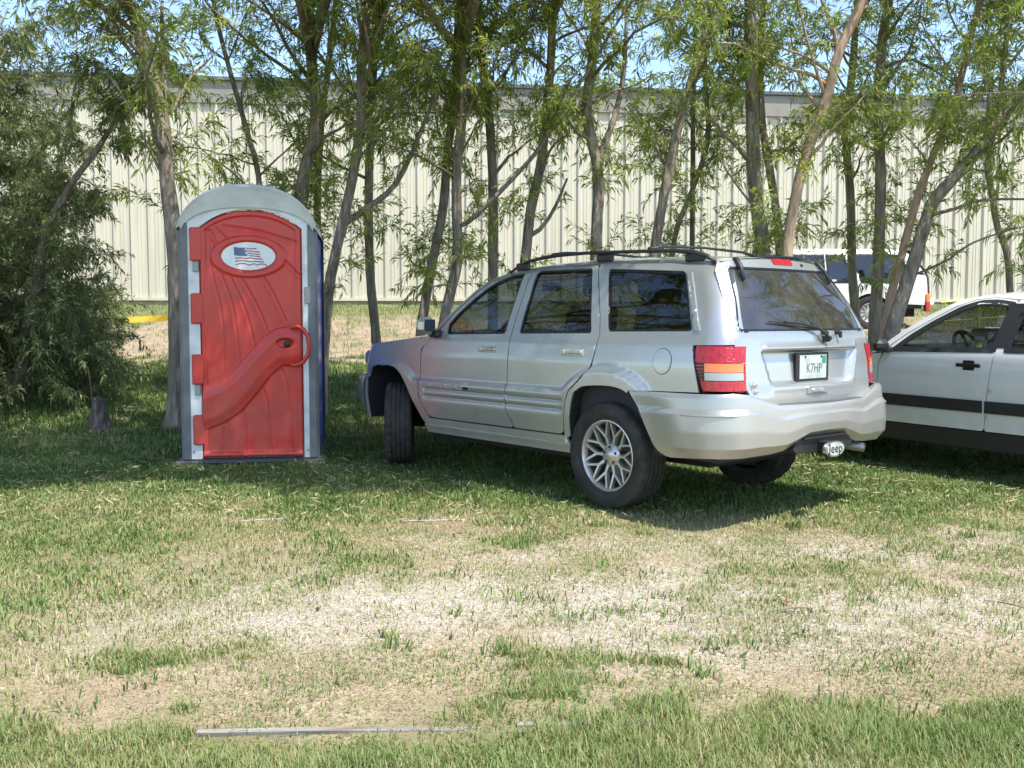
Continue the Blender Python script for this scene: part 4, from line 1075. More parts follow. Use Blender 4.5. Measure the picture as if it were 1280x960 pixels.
    # roof rails and cross bars
    for s in (1, -1):
        y = .585
        zr = lambda x: 1.735-zcrown(x)
        pts = [(1.36, y*s, zr(1.3)-.035), (1.28, y*s, zr(1.3)+.0), (1.15, y*s, zr(1.15)+.028), (.95, y*s, zr(.95)+.035), (.80, y*s, zr(.8)+.042), (.5, y*s, zr(.5)+.038), (0, y*s, zr(0)+.034), (-.35, y*s, zr(-.35)+.032), (-.50, y*s, zr(-.5)+.028), (-.62, y*s, zr(-.63)+.006), (-.69, y*s, zr(-.69)-.03)]
        mb = MB(); mb.tube(pts, [.010, .014, .015, .017, .018, .016, .016, .018, .023, .020, .008], 10, flat=.8)
        rail = mb.build('roof_rail', M['black_plastic'], t, smooth=True)
        for x in (1.20, .30, -.52):
            mb = MB(); mb.bbox(x-.085, x+.085, y-.015, y+.015, zr(x)-.035, zr(x)+.026, .014); mb.V = [(v[0], v[1]*s, v[2]) for v in mb.V]; mb.build('rail_foot', M['black_plastic'], rail)
    for x in (.86, -.12):
        zz = 1.735-zcrown(x)+.048; mb = MB(); mb.tube([(x, -.585, zz), (x, -.45, zz+.022), (x, 0, zz+.034), (x, .45, zz+.022), (x, .585, zz)], [.020, .015, .013, .015, .020], 8, flat=.7)
        mb.build('cross_bar', M['black_plastic'], t, smooth=True)
    # interior tub, dash, seats, wheel
    mb = MB(); mb.box(-.90, 2.05, -.80, .80, .40, .55); mb.build('cabin_floor', M['interior'], t)
    for s in (1, -1):
        mb = MB(); mb.box(-.88, 2.03, .775, .80, .50, 1.15); mb.V = [(v[0], v[1]*s, v[2]) for v in mb.V]; mb.build('door_card', M['interior'], t)
        for (a, b_) in ((1.04, 1.06), (.14, .24)):
            pass
        panel('pillar_trim', [(2.05, 1.16), (1.60, 1.565), (1.30, 1.665), (.32, 1.675), (-.70, 1.64), (-.86, 1.20)], [inset(w_front, .0), inset(w_rear, .0), inset(w_q, .0)], side, M['interior'], t, .08, side=s, off=-.04, flange=False)
    MB().bbox(1.60, 2.06, -.78, .78, .75, 1.185, .06).build('dashboard', M['interior'], t)
    mb = MB(); mb.box(-.96, -.92, -.78, .78, .5, 1.15); mb.build('tailgate_trim', M['interior'], t)
    seat(t, 1.00, .38, .68, sc=1.05); seat(t, 1.00, -.38, .68, sc=1.05); seat(t, .12, 0, .68, bench=1.30, sc=1.0)
    MB().bbox(-.86, -.30, -.60, .60, .55, .90, .05).build('cargo_cover', M['interior'], t)
    steering(t, 1.46, .38, 1.12)
    MB().bbox(1.50, 1.53, -.10, .10, 1.53, 1.60, .012).build('rear_view_mirror', M['black_plastic'], t)
    # underbody, axles, wheels
    MB().box(-.55, 3.1, -.45, .45, .30, .42).build('underbody', M['under'], t)
    MB().box(.38, 2.1, -.80, .80, .30, .42).build('floor_pan', M['under'], t)
    MB().tube([(0, -.7, .36), (0, .7, .36)], .05, 10).build('rear_axle', M['under'], t); MB().tube([(FW, -.6, .36), (FW, .6, .36)], .04, 10).build('front_axle', M['under'], t)
    for s in (1, -1):
        make_wheel(t, 'wheel', 0, .765*s, .36, s)
        make_wheel(t, 'wheel', FW, .765*s, .36+.0, s, turn=math.radians(-36))
silver_suv()

def sedan():
    # origin: B pillar on the ground line
    yaw = math.radians(33); fwd = Vector((-math.sin(yaw), math.cos(yaw)))
    ox, oy = 4.315, 8.458
    zr = float(gz(ox-fwd.x*1.05, oy-fwd.y*1.05)); zf = float(gz(ox+fwd.x*1.55, oy+fwd.y*1.55))
    t = thing('parked_sedan', 'off white sedan with a dark side stripe, half out of frame beside the silver car', 'car', (ox, oy, zr+(zf-zr)*.4), yaw+PI/2)
    t.rotation_euler = (0, -math.atan2(zf-zr, 2.6)*.6, yaw+PI/2)
    WF, WR, R = 1.52, -1.08, .315
    def disp(u, z):
        m = max(float(sst(.40, .38, math.hypot(u-WF, z-.30))), float(sst(.40, .38, math.hypot(u-WR, z-.30))))
        return .008*m-.006*math.exp(-((z-.80)/.02)**2)
    B = Body([.2, .40, .60, .85, .98, 1.02, 1.20, 1.40, 1.46, 1.49], [.79, .815, .83, .83, .815, .80, .715, .60, .53, .45], [.3, .6, .9, 1.0], [-1.98, -2.02, -1.98, -1.94], .22,
             [.3, .55, .72, .9], [2.30, 2.36, 2.30, 2.2], .35, disp=disp, bow=.05, fbow=.08)
    side = B.side; wp = M['champ']; panel.wx = .25; panel.cx = 0; panel.cz = .7
    arch = lambda cx, a0=0, r=.365: [(cx+r*math.cos(a), .31+r*math.sin(a)) for a in np.linspace(0, PI, 15)]
    af, ar = arch(WF), arch(WR)
    wf = [(.60, 1.020), (-.262, 1.040), (-.300, 1.385), (-.16, 1.405), (-.02, 1.400), (.12, 1.352), (.32, 1.235), (.49, 1.115)]
    wr = [(-.385, 1.042), (-1.02, 1.050), (-1.22, 1.10), (-1.08, 1.30), (-.93, 1.385), (-.422, 1.392)]
    for s in (1, -1):
        fd = [(.76, .90), (.78, .385), (-.225, .385), (-.245, .66), (-.285, 1.03), (-.33, 1.425), (-.14, 1.448), (.02, 1.432), (.17, 1.375), (.37, 1.255), (.56, 1.13), (.70, 1.01)]
        d1 = panel('front_door', rounded(fd, [.04, .03, .03, 0, 0, .02, 0, 0, 0, 0, 0, .03]), [rounded(wf, .02)], side, wp, t, .035, side=s)
        rdp = [(-.232, .385), (-.80, .385), (-.80, .55), (-.95, .74), (-1.10, .80), (-1.24, 1.0), (-1.27, 1.10), (-1.12, 1.33), (-.94, 1.425), (-.34, 1.432), (-.292, 1.03), (-.252, .66)]
        d2 = panel('rear_door', rounded(rdp, .02), [rounded(wr, .02)], side, wp, t, .035, side=s)
        fn = [(.768, .90), (.787, .385), (.79, .28), (1.14, .28)]+[p for p in af[::-1] if p[1] > .28]+[(1.90, .40), (2.25, .42), (2.40, .70), (2.0, .845), (1.4, .90), (.9, .955), (.74, .975)]
        panel('front_fender', fn, [], side, wp, t, .04, side=s)
        qn = [(-.807, .385), (-.79, .28)]+[p for p in ar if p[1] > .28][::1]+[(-1.46, .40), (-2.25, .42), (-2.25, .93), (-1.90, .985), (-1.5, 1.02), (-1.36, 1.08), (-1.13, 1.34), (-.95, 1.44), (-.33, 1.445), (-.12, 1.458), (.04, 1.445), (.19, 1.39), (.38, 1.27), (.57, 1.145), (.72, 1.02), (.80, 1.0), (.42, 1.29), (.17, 1.435), (-.02, 1.470), (-.35, 1.487), (-.95, 1.482), (-1.20, 1.38), (-1.50, 1.13)]
        q_body = [(-.807, .385), (-.79, .28)]+[p for p in ar if p[1] > .28]+[(-1.46, .30), (-2.28, .42), (-2.28, .93), (-1.90, .975), (-1.56, 1.02), (-1.62, 1.06), (-1.25, 1.385), (-.97, 1.476), (-.35, 1.484), (-.02, 1.468), (.17, 1.432), (.42, 1.29), (.62, 1.15), (.80, 1.0), (.77, .985), (.712, 1.018), (.565, 1.138), (.378, 1.262), (.18, 1.383), (.03, 1.440), (-.13, 1.455), (-.335, 1.437), (-.945, 1.431), (-1.128, 1.335), (-1.278, 1.10), (-1.248, 1.0), (-1.108, .795), (-.958, .735)]
        panel('body_side', q_body, [], side, wp, t, .04, side=s)
        for w, par in ((wf, d1), (wr, d2)):
            wo = rounded(inset(w, -.004), .02)
            g = panel('window', wo, [], side, M['glass_side'], par, .1, side=s, off=-.012, flange=False)
            panel('window_frame', rounded(inset(w, -.030), .03), [rounded(inset(w, .014), .02)], side, M['black_plastic'], g, .06, side=s, off=.003, thick=.01)
        panel('pillar_cover', [(-.25, 1.05), (-.395, 1.05), (-.435, 1.40), (-.29, 1.40)], [], side, M['black_plastic'], d1, .08, side=s, off=.004, thick=.006)
        for a, b in ((.755, -.215), (-.238, -.70)):
            panel('side_stripe', [(a, .532), (a, .628), (b, .628), (b, .532)], [], side, M['black_plastic'], d1 if a > 0 else d2, .08, side=s, off=.012, thick=.014)
        panel('side_stripe', [(1.14, .545), (1.14, .628), (.775, .628), (.775, .532)], [], side, M['black_plastic'], t, .08, side=s, off=.012, thick=.014)
        panel('side_stripe', [(-1.47, .545), (-1.47, .628), (-2.2, .628), (-2.2, .545)], [], side, M['black_plastic'], t, .08, side=s, off=.012, thick=.014)
        panel('rocker', [(.80, .375), (1.13, .375), (1.13, .235), (-.74, .235), (-.74, .375)], [], side, M['black_plastic'], t, .08, side=s, off=-.004)
        for hx, par in ((-.08, d1), (-1.02, d2)):
            p = side(hx, .905); mb = MB(); mb.bbox(hx-.105, hx+.105, p[1]-.004, p[1]+.014, .890, .920, .005); mb.bbox(hx-.055, hx+.045, p[1]+.002, p[1]+.010, .865, .945, .004)
            mb.V = [(v[0], v[1]*s, v[2]) for v in mb.V]; mb.build('door_handle', M['black_gloss'], par)
        mb = MB(); mb.bbox(.62, .73, .85, 1.00, .990, 1.095, .035); mb.bbox(.64, .72, .78, .87, .985, 1.03, .01); mb.V = [(v[0], v[1]*s, v[2]) for v in mb.V]; mb.build('mirror', M['black_plastic'], d1)
        for arc in (af, ar):
            r0 = [Vector((a, (side(a, b)[1]-.01)*s, b)) for a, b in arc]; r1 = [Vector((a, .45*s, b)) for a, b in arc]
            loft('arch_liner', [r0, r1], M['under'], t, flip=(s > 0)); mesh_obj('arch_liner_back', [tuple(v) for v in r1], [tuple(range(len(r1)))], M['under'], t)
        make_wheel(t, 'wheel', WF, .715*s, .31, s, R=R, rimR=.20, wd=.19, spokes='disc'); make_wheel(t, 'wheel', WR, .715*s, .31, s, R=R, rimR=.20, wd=.19, spokes='disc')
        mb = MB(); mb.box(-1.9, 2.0, .74, .76, .4, .98); mb.V = [(v[0], v[1]*s, v[2]) for v in mb.V]; mb.build('door_card', M['interior'], t)
    # roof, hood, boot, screens
    def surf(name, xs, zedge, crown, mt, wfun, flip=False, bowx=0):
        rows = []
        for i, x in enumerate(xs):
            r = []
            for j in range(17):
                u = -1+2*j/16; ze = zedge(x); r.append((x+bowx*(1-u*u), wfun(x, ze)*u, ze+crown*(1-abs(u)**2.4)))
            rows.append(r)
        return loft(name, rows, mt, t, flip=flip)
    wf_ = lambda x, z: side(max(-2.0, min(x, 1.9)), z)[1]-.003
    zroof = lambda x: interp(x, [-1.25, -.97, -.35, -.02, .17], [1.385, 1.476, 1.484, 1.468, 1.432])
    surf('roof', np.linspace(-1.20, .15, 20), zroof, .035, wp, wf_, True)
    rows = []
    surf('windscreen', np.linspace(.15, .82, 10), lambda x: interp(x, [.17, .42, .62, .80], [1.432, 1.29, 1.15, 1.0]), .03, M['glass_side'], wf_, True, .06)
    surf('hood', np.linspace(.80, 2.25, 18), lambda x: interp(x, [.74, 1.4, 2.0, 2.3], [.985, .905, .85, .76]), .035, wp, wf_, True, .03)
    surf('rear_window', np.linspace(-1.62, -1.22, 8), lambda x: interp(x, [-1.62, -1.25], [1.06, 1.385]), .03, M['glass_tint'], wf_, True, -.04)
    surf('boot_lid', np.linspace(-2.12, -1.56, 8), lambda x: interp(x, [-2.2, -1.9, -1.56], [.93, .978, 1.03]), .02, wp, wf_, True)
    fr = [[tuple(B.front(y, z, o_)) for y in np.linspace(.80, -.80, 25)] for z, o_ in ((.78, 0), (.70, .01), (.62, .04), (.5, .05), (.38, .04), (.28, 0))]
    loft('front_bumper', fr, wp, t, flip=True)
    rr2 = [[tuple(B.rear(y, z, o_)) for y in np.linspace(.80, -.80, 25)] for z, o_ in ((.95, 0), (.70, .01), (.62, .05), (.5, .06), (.38, .05), (.28, 0))]
    loft('rear_bumper', rr2, wp, t)
    for s in (1, -1):
        q = B.front(.55, .68, 0); MB().bbox(q[0]-.06, q[0]+.03, s*.55-.18, s*.55+.18, .63, .74, .02).build('headlight', M['clear_lens'], t)
        q = B.rear(.60, .80, 0); MB().bbox(q[0]-.02, q[0]+.05, s*.60-.16, s*.60+.16, .73, .88, .02).build('tail_light', M['red_lens'], t)
    MB().box(-1.9, 2.1, -.55, .55, .20, .38).build('underbody', M['under'], t); MB().box(-.75, 1.1, -.77, .77, .22, .42).build('floor_pan', M['under'], t)
    MB().bbox(.40, .84, -.72, .72, .60, 1.045, .05).build('dashboard', M['interior'], t)
    seat(t, -.25, .36, .50); seat(t, -.25, -.36, .50); seat(t, -1.05, 0, .42, bench=1.2, sc=.8)
    steering(t, .20, .36, 1.0)
    MB().bbox(-.05, -.02, -.10, .10, 1.30, 1.36, .012).build('rear_view_mirror', M['black_plastic'], t)
    MB().tube([(-.42, .64, 1.36), (-.46, .62, 1.0), (-.50, .60, .6)], .02, 6, flat=.3).build('seat_belt', M['interior'], t)
sedan()

def white_wagon():
    # side on, well behind the trees, climbing the bank
    d = 21.0; k = d/F_PX
    bx = (1168-640)*k                     # rear end
    z0 = float(gz(bx-2, d))
    t = thing('white_wagon', 'large white station wagon parked behind the trees near the metal building', 'car', (bx-.12, d+.92, z0), 0)
    sx = lambda u: (u-1168)*k; sz = lambda v: (400-v)*k+CAM_H-z0
    H = sz(310)
    panel.wx = .1; panel.cx = -2.4; panel.cz = 1
    B = Body([.3, .6, .95, 1.15, 1.2, 1.6, 1.75, 1.82], [.90, .93, .94, .92, .90, .78, .68, .5], [.3, 1.1, 1.8], [-4.9, -4.85, -3.6], .2, [.3, .7, 1.15, 1.8], [-.02, 0, -.03, -.45], .16, bow=.03, fbow=.04)
    side = lambda u, z: (B.side(u, z)[0], B.side(u, z)[1], z)
    zb = sz(353); zt = sz(316)
    wn = [[(sx(1082), zb), (sx(1136), zb), (sx(1142), zb+.02), (sx(1134), zt-.05), (sx(1070), zt-.03)][::-1],
          [(sx(1040), zb), (sx(1073), zb), (sx(1060), zt-.03), (sx(1040), zt-.03)][::-1],
          [(sx(996), zb), (sx(1036), zb), (sx(1036), zt-.03), (sx(1000), zt-.03)][::-1],
          [(sx(946), zb), (sx(992), zb), (sx(995), zt-.03), (sx(972), zt-.06)][::-1]]
    wy = .35; wr_ = sx(1094); wf_ = wr_-3.0
    arc = lambda cx: [(cx+.43*math.cos(a), wy+.42*math.sin(a)) for a in np.linspace(0, PI, 13)]
    a1, a2 = arc(wr_), arc(wf_)
    bot = .42
    out = [p for p in a1 if p[1] > bot][::-1]
    body = [(-.0, 1.12), (-.02, .62), (-.10, .52)]+[p for p in a1 if p[1] > .5]+[(wr_-.46, bot), (wf_+.46, bot)]+[p for p in a2 if p[1] > .5]+[(-4.78, .52), (-4.85, 1.02), (-4.2, 1.12), (-3.75, 1.18), (-3.1, zt+.02), (-2.9, zt+.07), (-.55, zt+.07), (-.35, zt-.08)]
    for s in (-1, 1):
        p = panel('body_side', body, [rounded(w, .03) for w in wn], side, M['white_paint'], t, .07, side=s, off=0)
        for w in wn:
            g = panel('window', rounded(inset(w, -.006), .03), [], side, M['glass_dark'], p, .2, side=s, off=-.012, flange=False)
            panel('window_frame', rounded(inset(w, -.02), .03), [rounded(inset(w, .02), .02)], side, M['black_gloss'], g, .1, side=s, off=.003, thick=.01)
        for arc_ in (a1, a2):
            r0 = [Vector((a, (side(a, b)[1]-.01)*s, b)) for a, b in arc_]; r1 = [Vector((a, .5*s, b)) for a, b in arc_]
            loft('arch_liner', [r0, r1], M['under'], t); mesh_obj('arch_liner_back', [tuple(v) for v in r1], [tuple(range(len(r1)))], M['under'], t)
        make_wheel(t, 'wheel', wr_, .80*s, .36, s, R=.37, rimR=.21, wd=.23, spokes='disc'); make_wheel(t, 'wheel', wf_, .80*s, .36, s, R=.37, rimR=.21, wd=.23, spokes='disc')
        mb = MB(); mb.bbox(-.10, .0, .80, .95, sz(389), sz(376), .015); mb.V = [(v[0], v[1]*s, v[2]) for v in mb.V]; tl = mb.build('tail_light', M['red_lens'], t)
        mb = MB(); mb.bbox(-.10, .0, .80, .95, sz(375.5), sz(367), .015); mb.V = [(v[0], v[1]*s, v[2]) for v in mb.V]; mb.build('amber_lamp', M['amber_lens'], tl)
        for xh in (sx(1042), sx(998)): MB().box(xh, xh+.14, s*.93-.02, s*.93+.02, 1.02, 1.06).build('door_handle', M['chrome'], t)
        mb = MB(); mb.bbox(-3.45, -3.3, .92, 1.12, 1.18, 1.38, .03); mb.V = [(v[0], v[1]*s, v[2]) for v in mb.V]; mb.build('mirror', M['black_plastic'], t)
    top = zt+.07
    rows = [[(x, .66*u*(1), top+.0+.06*(1-abs(u)**2.5)-.03*(x < -2.8)) for u in np.linspace(-1, 1, 13)] for x in np.linspace(-2.95, -.5, 10)]
    w_ = B.W(top); rows = [[(p[0], p[1]/.66*w_, p[2]) for p in r] for r in rows]
    loft('roof', rows, M['white_paint'], t, flip=True)
    back = [[(B.XF(z)+.04*(1-u*u), u*(B.W(z)-.01), z) for u in np.linspace(-1, 1, 13)] for z in (top, 1.7, 1.2, 1.1, .6)]
    loft('tailgate', back[2:], M['white_paint'], t); loft('rear_window', back[:3], M['glass_dark'], t)
    ws = [[(x+.0-.08*(1-u*u), u*(B.W(z)-.01), z) for u in np.linspace(-1, 1, 13)] for x, z in ((-2.95, top-.02), (-3.35, 1.5), (-3.75, 1.18))]
    loft('windscreen', ws, M['glass_dark'], t)
    hd = [[(x-.06*(1-u*u), u*.88, z+.05*(1-abs(u)**2.5)) for u in np.linspace(-1, 1, 13)] for x, z in ((-3.75, 1.17), (-4.3, 1.12), (-4.82, 1.02), (-4.85, .6))]
    loft('hood', hd, M['white_paint'], t)
    MB().bbox(-.10, .10, -.92, .92, .50, .68, .04).build('rear_bumper', M['chrome'], t); MB().bbox(-4.98, -4.8, -.92, .92, .45, .66, .04).build('front_bumper', M['chrome'], t)
    MB().box(-4.6, -.2, -.6, .6, .28, .5).build('underbody', M['under'], t); MB().box(-4.0, -.15, -.85, .85, .45, 1.0).build('interior_tub', M['interior'], t)
white_wagon()

# ------------------------------------------------------------------ willow trees
def rnd_unit(r): 
    v = r.normal(size=3); return v/np.linalg.norm(v)
def leaf_mesh(name, parent, twigs, r, mt, llen=(.08, .135), lw=.0095, droop=.5, gap=.020, tint_bias=0.):
    """twigs: list of (points, hang). Builds thin twig stems and narrow pointed leaves along them"""
    TV = []; TF = []; base = []; dirs = []; tn = []
    n = 0
    for pts, tb in twigs:
        P = np.asarray(pts)
        L = np.linalg.norm(P[-1]-P[0]); m = len(P)
        d0 = P[1:]-P[:-1]
        for i in range(m):          # 3-sided stem
            t = d0[min(i, m-2)]; t = t/(np.linalg.norm(t)+1e-9); a = np.cross(t, [.3, .2, 1]); a /= np.linalg.norm(a)+1e-9; b = np.cross(t, a); rad = .0042*(1-.8*i/(m-1))
            for k in range(3): TV.append(P[i]+rad*(a*math.cos(2.1*k)+b*math.sin(2.1*k)))
            if i:
                o = n+(i-1)*3
                for k in range(3): TF.append((o+k, o+(k+1) % 3, o+3+(k+1) % 3, o+3+k))
        n += m*3
        seg = np.linalg.norm(d0, axis=1); cum = np.concatenate([[0], np.cumsum(seg)]); nl = max(3, int(cum[-1]/gap))
        s = np.linspace(.12, 1.0, nl)*cum[-1]
        for c in range(3): pass
        q = np.stack([np.interp(s, cum, P[:, c]) for c in range(3)], -1)
        j = np.clip(np.searchsorted(cum, s)-1, 0, m-2); tg = d0[j]/seg[j][:, None]
        base.append(q); dirs.append(tg); tn.append(np.full(nl, tb))
    B = np.concatenate(base); T = np.concatenate(dirs); tb = np.concatenate(tn); N = len(B)
    rv = r.normal(size=(N, 3)); side = np.cross(T, rv); side /= np.linalg.norm(side, axis=1)[:, None]+1e-9
    D = T*.75+side*(.55+.35*r.random((N, 1)))+np.array([0, 0, -1.])*droop*r.random((N, 1)); D /= np.linalg.norm(D, axis=1)[:, None]
    L = (llen[0]+(llen[1]-llen[0])*r.random(N))[:, None]; Wd = lw*(.7+.6*r.random((N, 1)))
    nn = r.normal(size=(N, 3))+np.array([0, 0, .8]); S_ = np.cross(D, nn); S_ /= np.linalg.norm(S_, axis=1)[:, None]+1e-9
    nrm = np.cross(S_, D)
    mid = B+D*L*.45+nrm*L*.05; tip = B+D*L+np.array([0, 0, -1.])*L*.18
    V = np.stack([B, mid-S_*Wd, tip, mid+S_*Wd], 1).reshape(-1, 3)
    tint = np.repeat(np.clip(tb+r.normal(size=N)*.17+tint_bias, 0, 1), 4)
    nt_ = len(TV); k = np.arange(N)*4+nt_
    q = np.concatenate([np.array(TF, int), np.stack([k, k+1, k+2, k+3], -1)])
    mi = np.concatenate([np.ones(len(TF), int), np.zeros(N, int)])
    return big_mesh(name, np.concatenate([np.array(TV), V]), quads=q, mats=[mt, M['twig']], mi=mi, tint={'tint': np.concatenate([np.zeros(nt_), tint])}, parent=parent, kind='stuff')
def tube_np(pts, rad, n, r, bump=.12):
    mb = MB(); mb.tube(pts, rad, n)
    if bump:
        V = np.array(mb.V); c = np.repeat(np.array([tuple(p) for p in pts]), n, 0); m = len(pts)
        f = 1+bump*(r.random(len(c))-.5)*1.2
        ridge = 1+.08*np.cos(np.arange(n)*2.3+1.0); f *= np.tile(ridge, m)
        V[:len(c)] = c+(V[:len(c)]-c)*f[:, None]; mb.V = [tuple(v) for v in V]
    return mb
def path_resample(P, step):
    P = np.array(curve2([tuple(p) for p in P], 6)); seg = np.linalg.norm(np.diff(P, axis=0), axis=1); cum = np.concatenate([[0], np.cumsum(seg)])
    n = max(3, int(cum[-1]/step)); s = np.linspace(0, cum[-1], n+1)
    return np.stack([np.interp(s, cum, P[:, c]) for c in range(3)], -1)
TREES = []
def grow(start, d, length, r, up=.25, wob=.25, n=7):
    P = [np.array(start, float)]; d = np.array(d, float); d /= np.linalg.norm(d)
    for i in range(n):
        d = d+r.normal(size=3)*wob*.35+np.array([0, 0, up*.12]); d /= np.linalg.norm(d); P.append(P[-1]+d*length/n)
    return np.array(P)
def twigs_along(P, r, spacing, tl, out, tb, start=.2, hang=.35, skip=None):
    seg = np.linalg.norm(np.diff(P, axis=0), axis=1); cum = np.concatenate([[0], np.cumsum(seg)]); n = max(1, int(cum[-1]*(1-start)/spacing))
    for s in start*cum[-1]+r.random(n)*cum[-1]*(1-start):
        q = np.array([np.interp(s, cum, P[:, c]) for c in range(3)]); j = min(np.searchsorted(cum, s), len(P)-1); t = P[j]-P[j-1]; t = t/(np.linalg.norm(t)+1e-9)
        d = t*.5+rnd_unit(r)*.9; L = tl*(.5+r.random())
        pts = [q]; 
        for i in range(4):
            d = d/np.linalg.norm(d); q = q+d*L/4; pts.append(q); d = d+np.array([0, 0, -hang*.35])+r.normal(size=3)*.15
        if skip is not None and skip(pts[-1]): continue
        out.append((pts, tb+r.normal()*.12))
def willow(px, d, w0, w1, label, seed, tan=False, branches=(), sprigs=14, low=1.9, high=9, reach=1.6, top=7.5, ddepth=0., tilt=0., fol=1.0, leafmat='leaf', tb=.5, base=None, spr=.6, boughs=0, blen=7.6):
    """px: trunk line in photo pixels from the ground up, stood at distance d metres; w: widths in pixels"""
    r = np.random.default_rng(seed)
    k = d/F_PX
    P = [np.array(at(u, v, d)) for u, v in px]
    for i, p in enumerate(P): p[1] += ddepth*math.sin(i*1.3+seed)*.12
    # down to the ground
    p0 = P[0]; g = float(gz(p0[0], p0[1]))
    if p0[2] > g+.05:
        dr = P[0]-P[1]; dr = dr/abs(dr[2]+1e-9)*1.0; tt = p0[2]-g+.06
        P.insert(0, p0+np.array([dr[0]*.7*tt*(1 if abs(dr[0]) < .6 else .6/abs(dr[0])), 0, -tt]))
    else: P[0][2] = g-.06
    dl = P[-1]-P[-2]; dl = dl/np.linalg.norm(dl); dl = dl*.6+np.array([0, 0, .5]); q = P[-1].copy()
    while q[2] < top: dl = dl/np.linalg.norm(dl)+r.normal(size=3)*.09; q = q+dl/np.linalg.norm(dl)*.6; P.append(q.copy())
    TP = path_resample(P, .14); zt_ = TP[-1][2]; zb_ = TP[0][2]
    zz = TP[:, 2]; zv = at(px[-1][0], px[-1][1], d)[2]
    rad = np.interp(zz, [zb_, zb_+.35, max(zb_+1, zv), zt_], [w0*k*.85, w0*k*.47, w1*k*.45, .012]); 
    bp = TP[0]; t = thing('willow_tree', label, 'tree', tuple(bp), 0, 'row of slender willow trunks in front of the metal building')
    loc = np.array(bp); bm = M['bark_tan_lit'] if tan else M['bark']
    L = lambda Q: np.asarray(Q)-loc
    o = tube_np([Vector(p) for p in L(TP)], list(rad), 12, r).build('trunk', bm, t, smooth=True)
    twigs = []; limbs = []
    for (bpx, bw, dd) in branches:
        Q = [np.array(at(u, v, d)) for u, v in bpx]
        for i in range(len(Q)): Q[i][1] += dd*i/max(1, len(Q)-1)
        nr = TP[np.argmin(np.linalg.norm(TP-Q[0], axis=1))]; Q[0] = nr
        Q = path_resample(Q, .15); rr = np.linspace(bw*k*.5, bw*k*.22, len(Q))
        tube_np([Vector(p) for p in L(Q)], list(rr), 8, r, .08).build('branch', bm, t, smooth=True)
        limbs.append((Q, .5))
    nb = 0
    for i in range(int(high)):
        z = zb_+ (low+.9)+(min(zt_-.6, 6.2)-zb_-low-.9)*(i+r.random())/high
        j = int(np.argmin(abs(zz-z))); az = r.random()*2*PI
        hh = (TP[j][2]-2.8)/3.0
        dirn = np.array([math.cos(az), math.sin(az)-(tilt if hh > .35 else 0), .55+.5*r.random()]); ln = reach*(.5+.7*r.random())*(1 if hh > .35 else .7)
        Q = grow(TP[j], dirn, ln, r, .2, .5); rr = np.linspace(max(.008, rad[j]*.42), .004, len(Q))
        tube_np([Vector(p) for p in L(Q)], list(rr), 6, r, 0).build('branch', bm, t, smooth=True); limbs.append((Q, 1.0)); 
        for m_ in range(2):
            jj = 2+int(r.random()*4); Q2 = grow(Q[jj], (Q[jj]-Q[jj-1])/.1*.3+rnd_unit(r)*.8+np.array([0, 0, .2]), ln*.5, r, .1, .5, 5); limbs.append((Q2, 1.0)); twigs.append(([p for p in Q2], tb))
    for i in range(boughs):       # long boughs arching out over the parking place
        j = int(np.argmin(abs(zz-(4.3+.8*r.random())))); Q = grow(TP[j], np.array([.12+r.normal()*.22, -1, .46+.2*r.random()]), blen*(.85+.25*r.random()), r, -.22, .22, 14)
        tube_np([Vector(p) for p in L(Q)], list(np.linspace(.05, .008, len(Q))), 7, r, .05).build('branch', bm, t, smooth=True)
        for m_ in range(30):
            jj = 7+int(r.random()**.85*7.9); Q2 = grow(Q[jj], rnd_unit(r)*np.array([1, .8, .4])+np.array([0, -.2, .1]), .8+1.0*r.random(), r, .0, .5, 6)
            tube_np([Vector(p) for p in L(Q2)], list(np.linspace(.012, .003, len(Q2))), 4, r, 0).build('branch', bm, t); twigs.append(([p for p in Q2], tb)); twigs_along(Q2, r, .065, .40, twigs, tb, .1, .4)
    for Q, f in limbs: twigs_along(Q, r, .098/fol/f, .34, twigs, tb, .2, .45)
    # small sprigs on the lower trunk
    for i in range(sprigs):
        z = zb_+low*.75+(zt_-zb_-low)*.55*r.random()**1.1; j = int(np.argmin(abs(zz-z)))
        Q = grow(TP[j], np.array([r.normal(), r.normal()*.8, .35+.3*r.random()]), spr*(.5+r.random()), r, .1, .5, 5)
        twigs.append(([p for p in Q], tb+.05)); twigs_along(Q, r, .060/fol, .26, twigs, tb+.05, .3, .5)
    def keep(p):          # crowns shaped for the light: twigs that would shade the open drive are dropped
        gx, gy = p[0]-.354*p[2], p[1]+.367*p[2]
        return gy > 7.5+.35*math.sin(gx*1.7) and not (gx > 1.7 and gy < 9.2+.4*math.sin(gx*2.3))
    tw = [(L(p), b) for p, b in twigs if p[-1][2] < 3.2 or keep(p[-1])]
    leaf_mesh('crown', t, tw, r, M[leafmat], tint_bias=0)
    TREES.append(t)
    return t

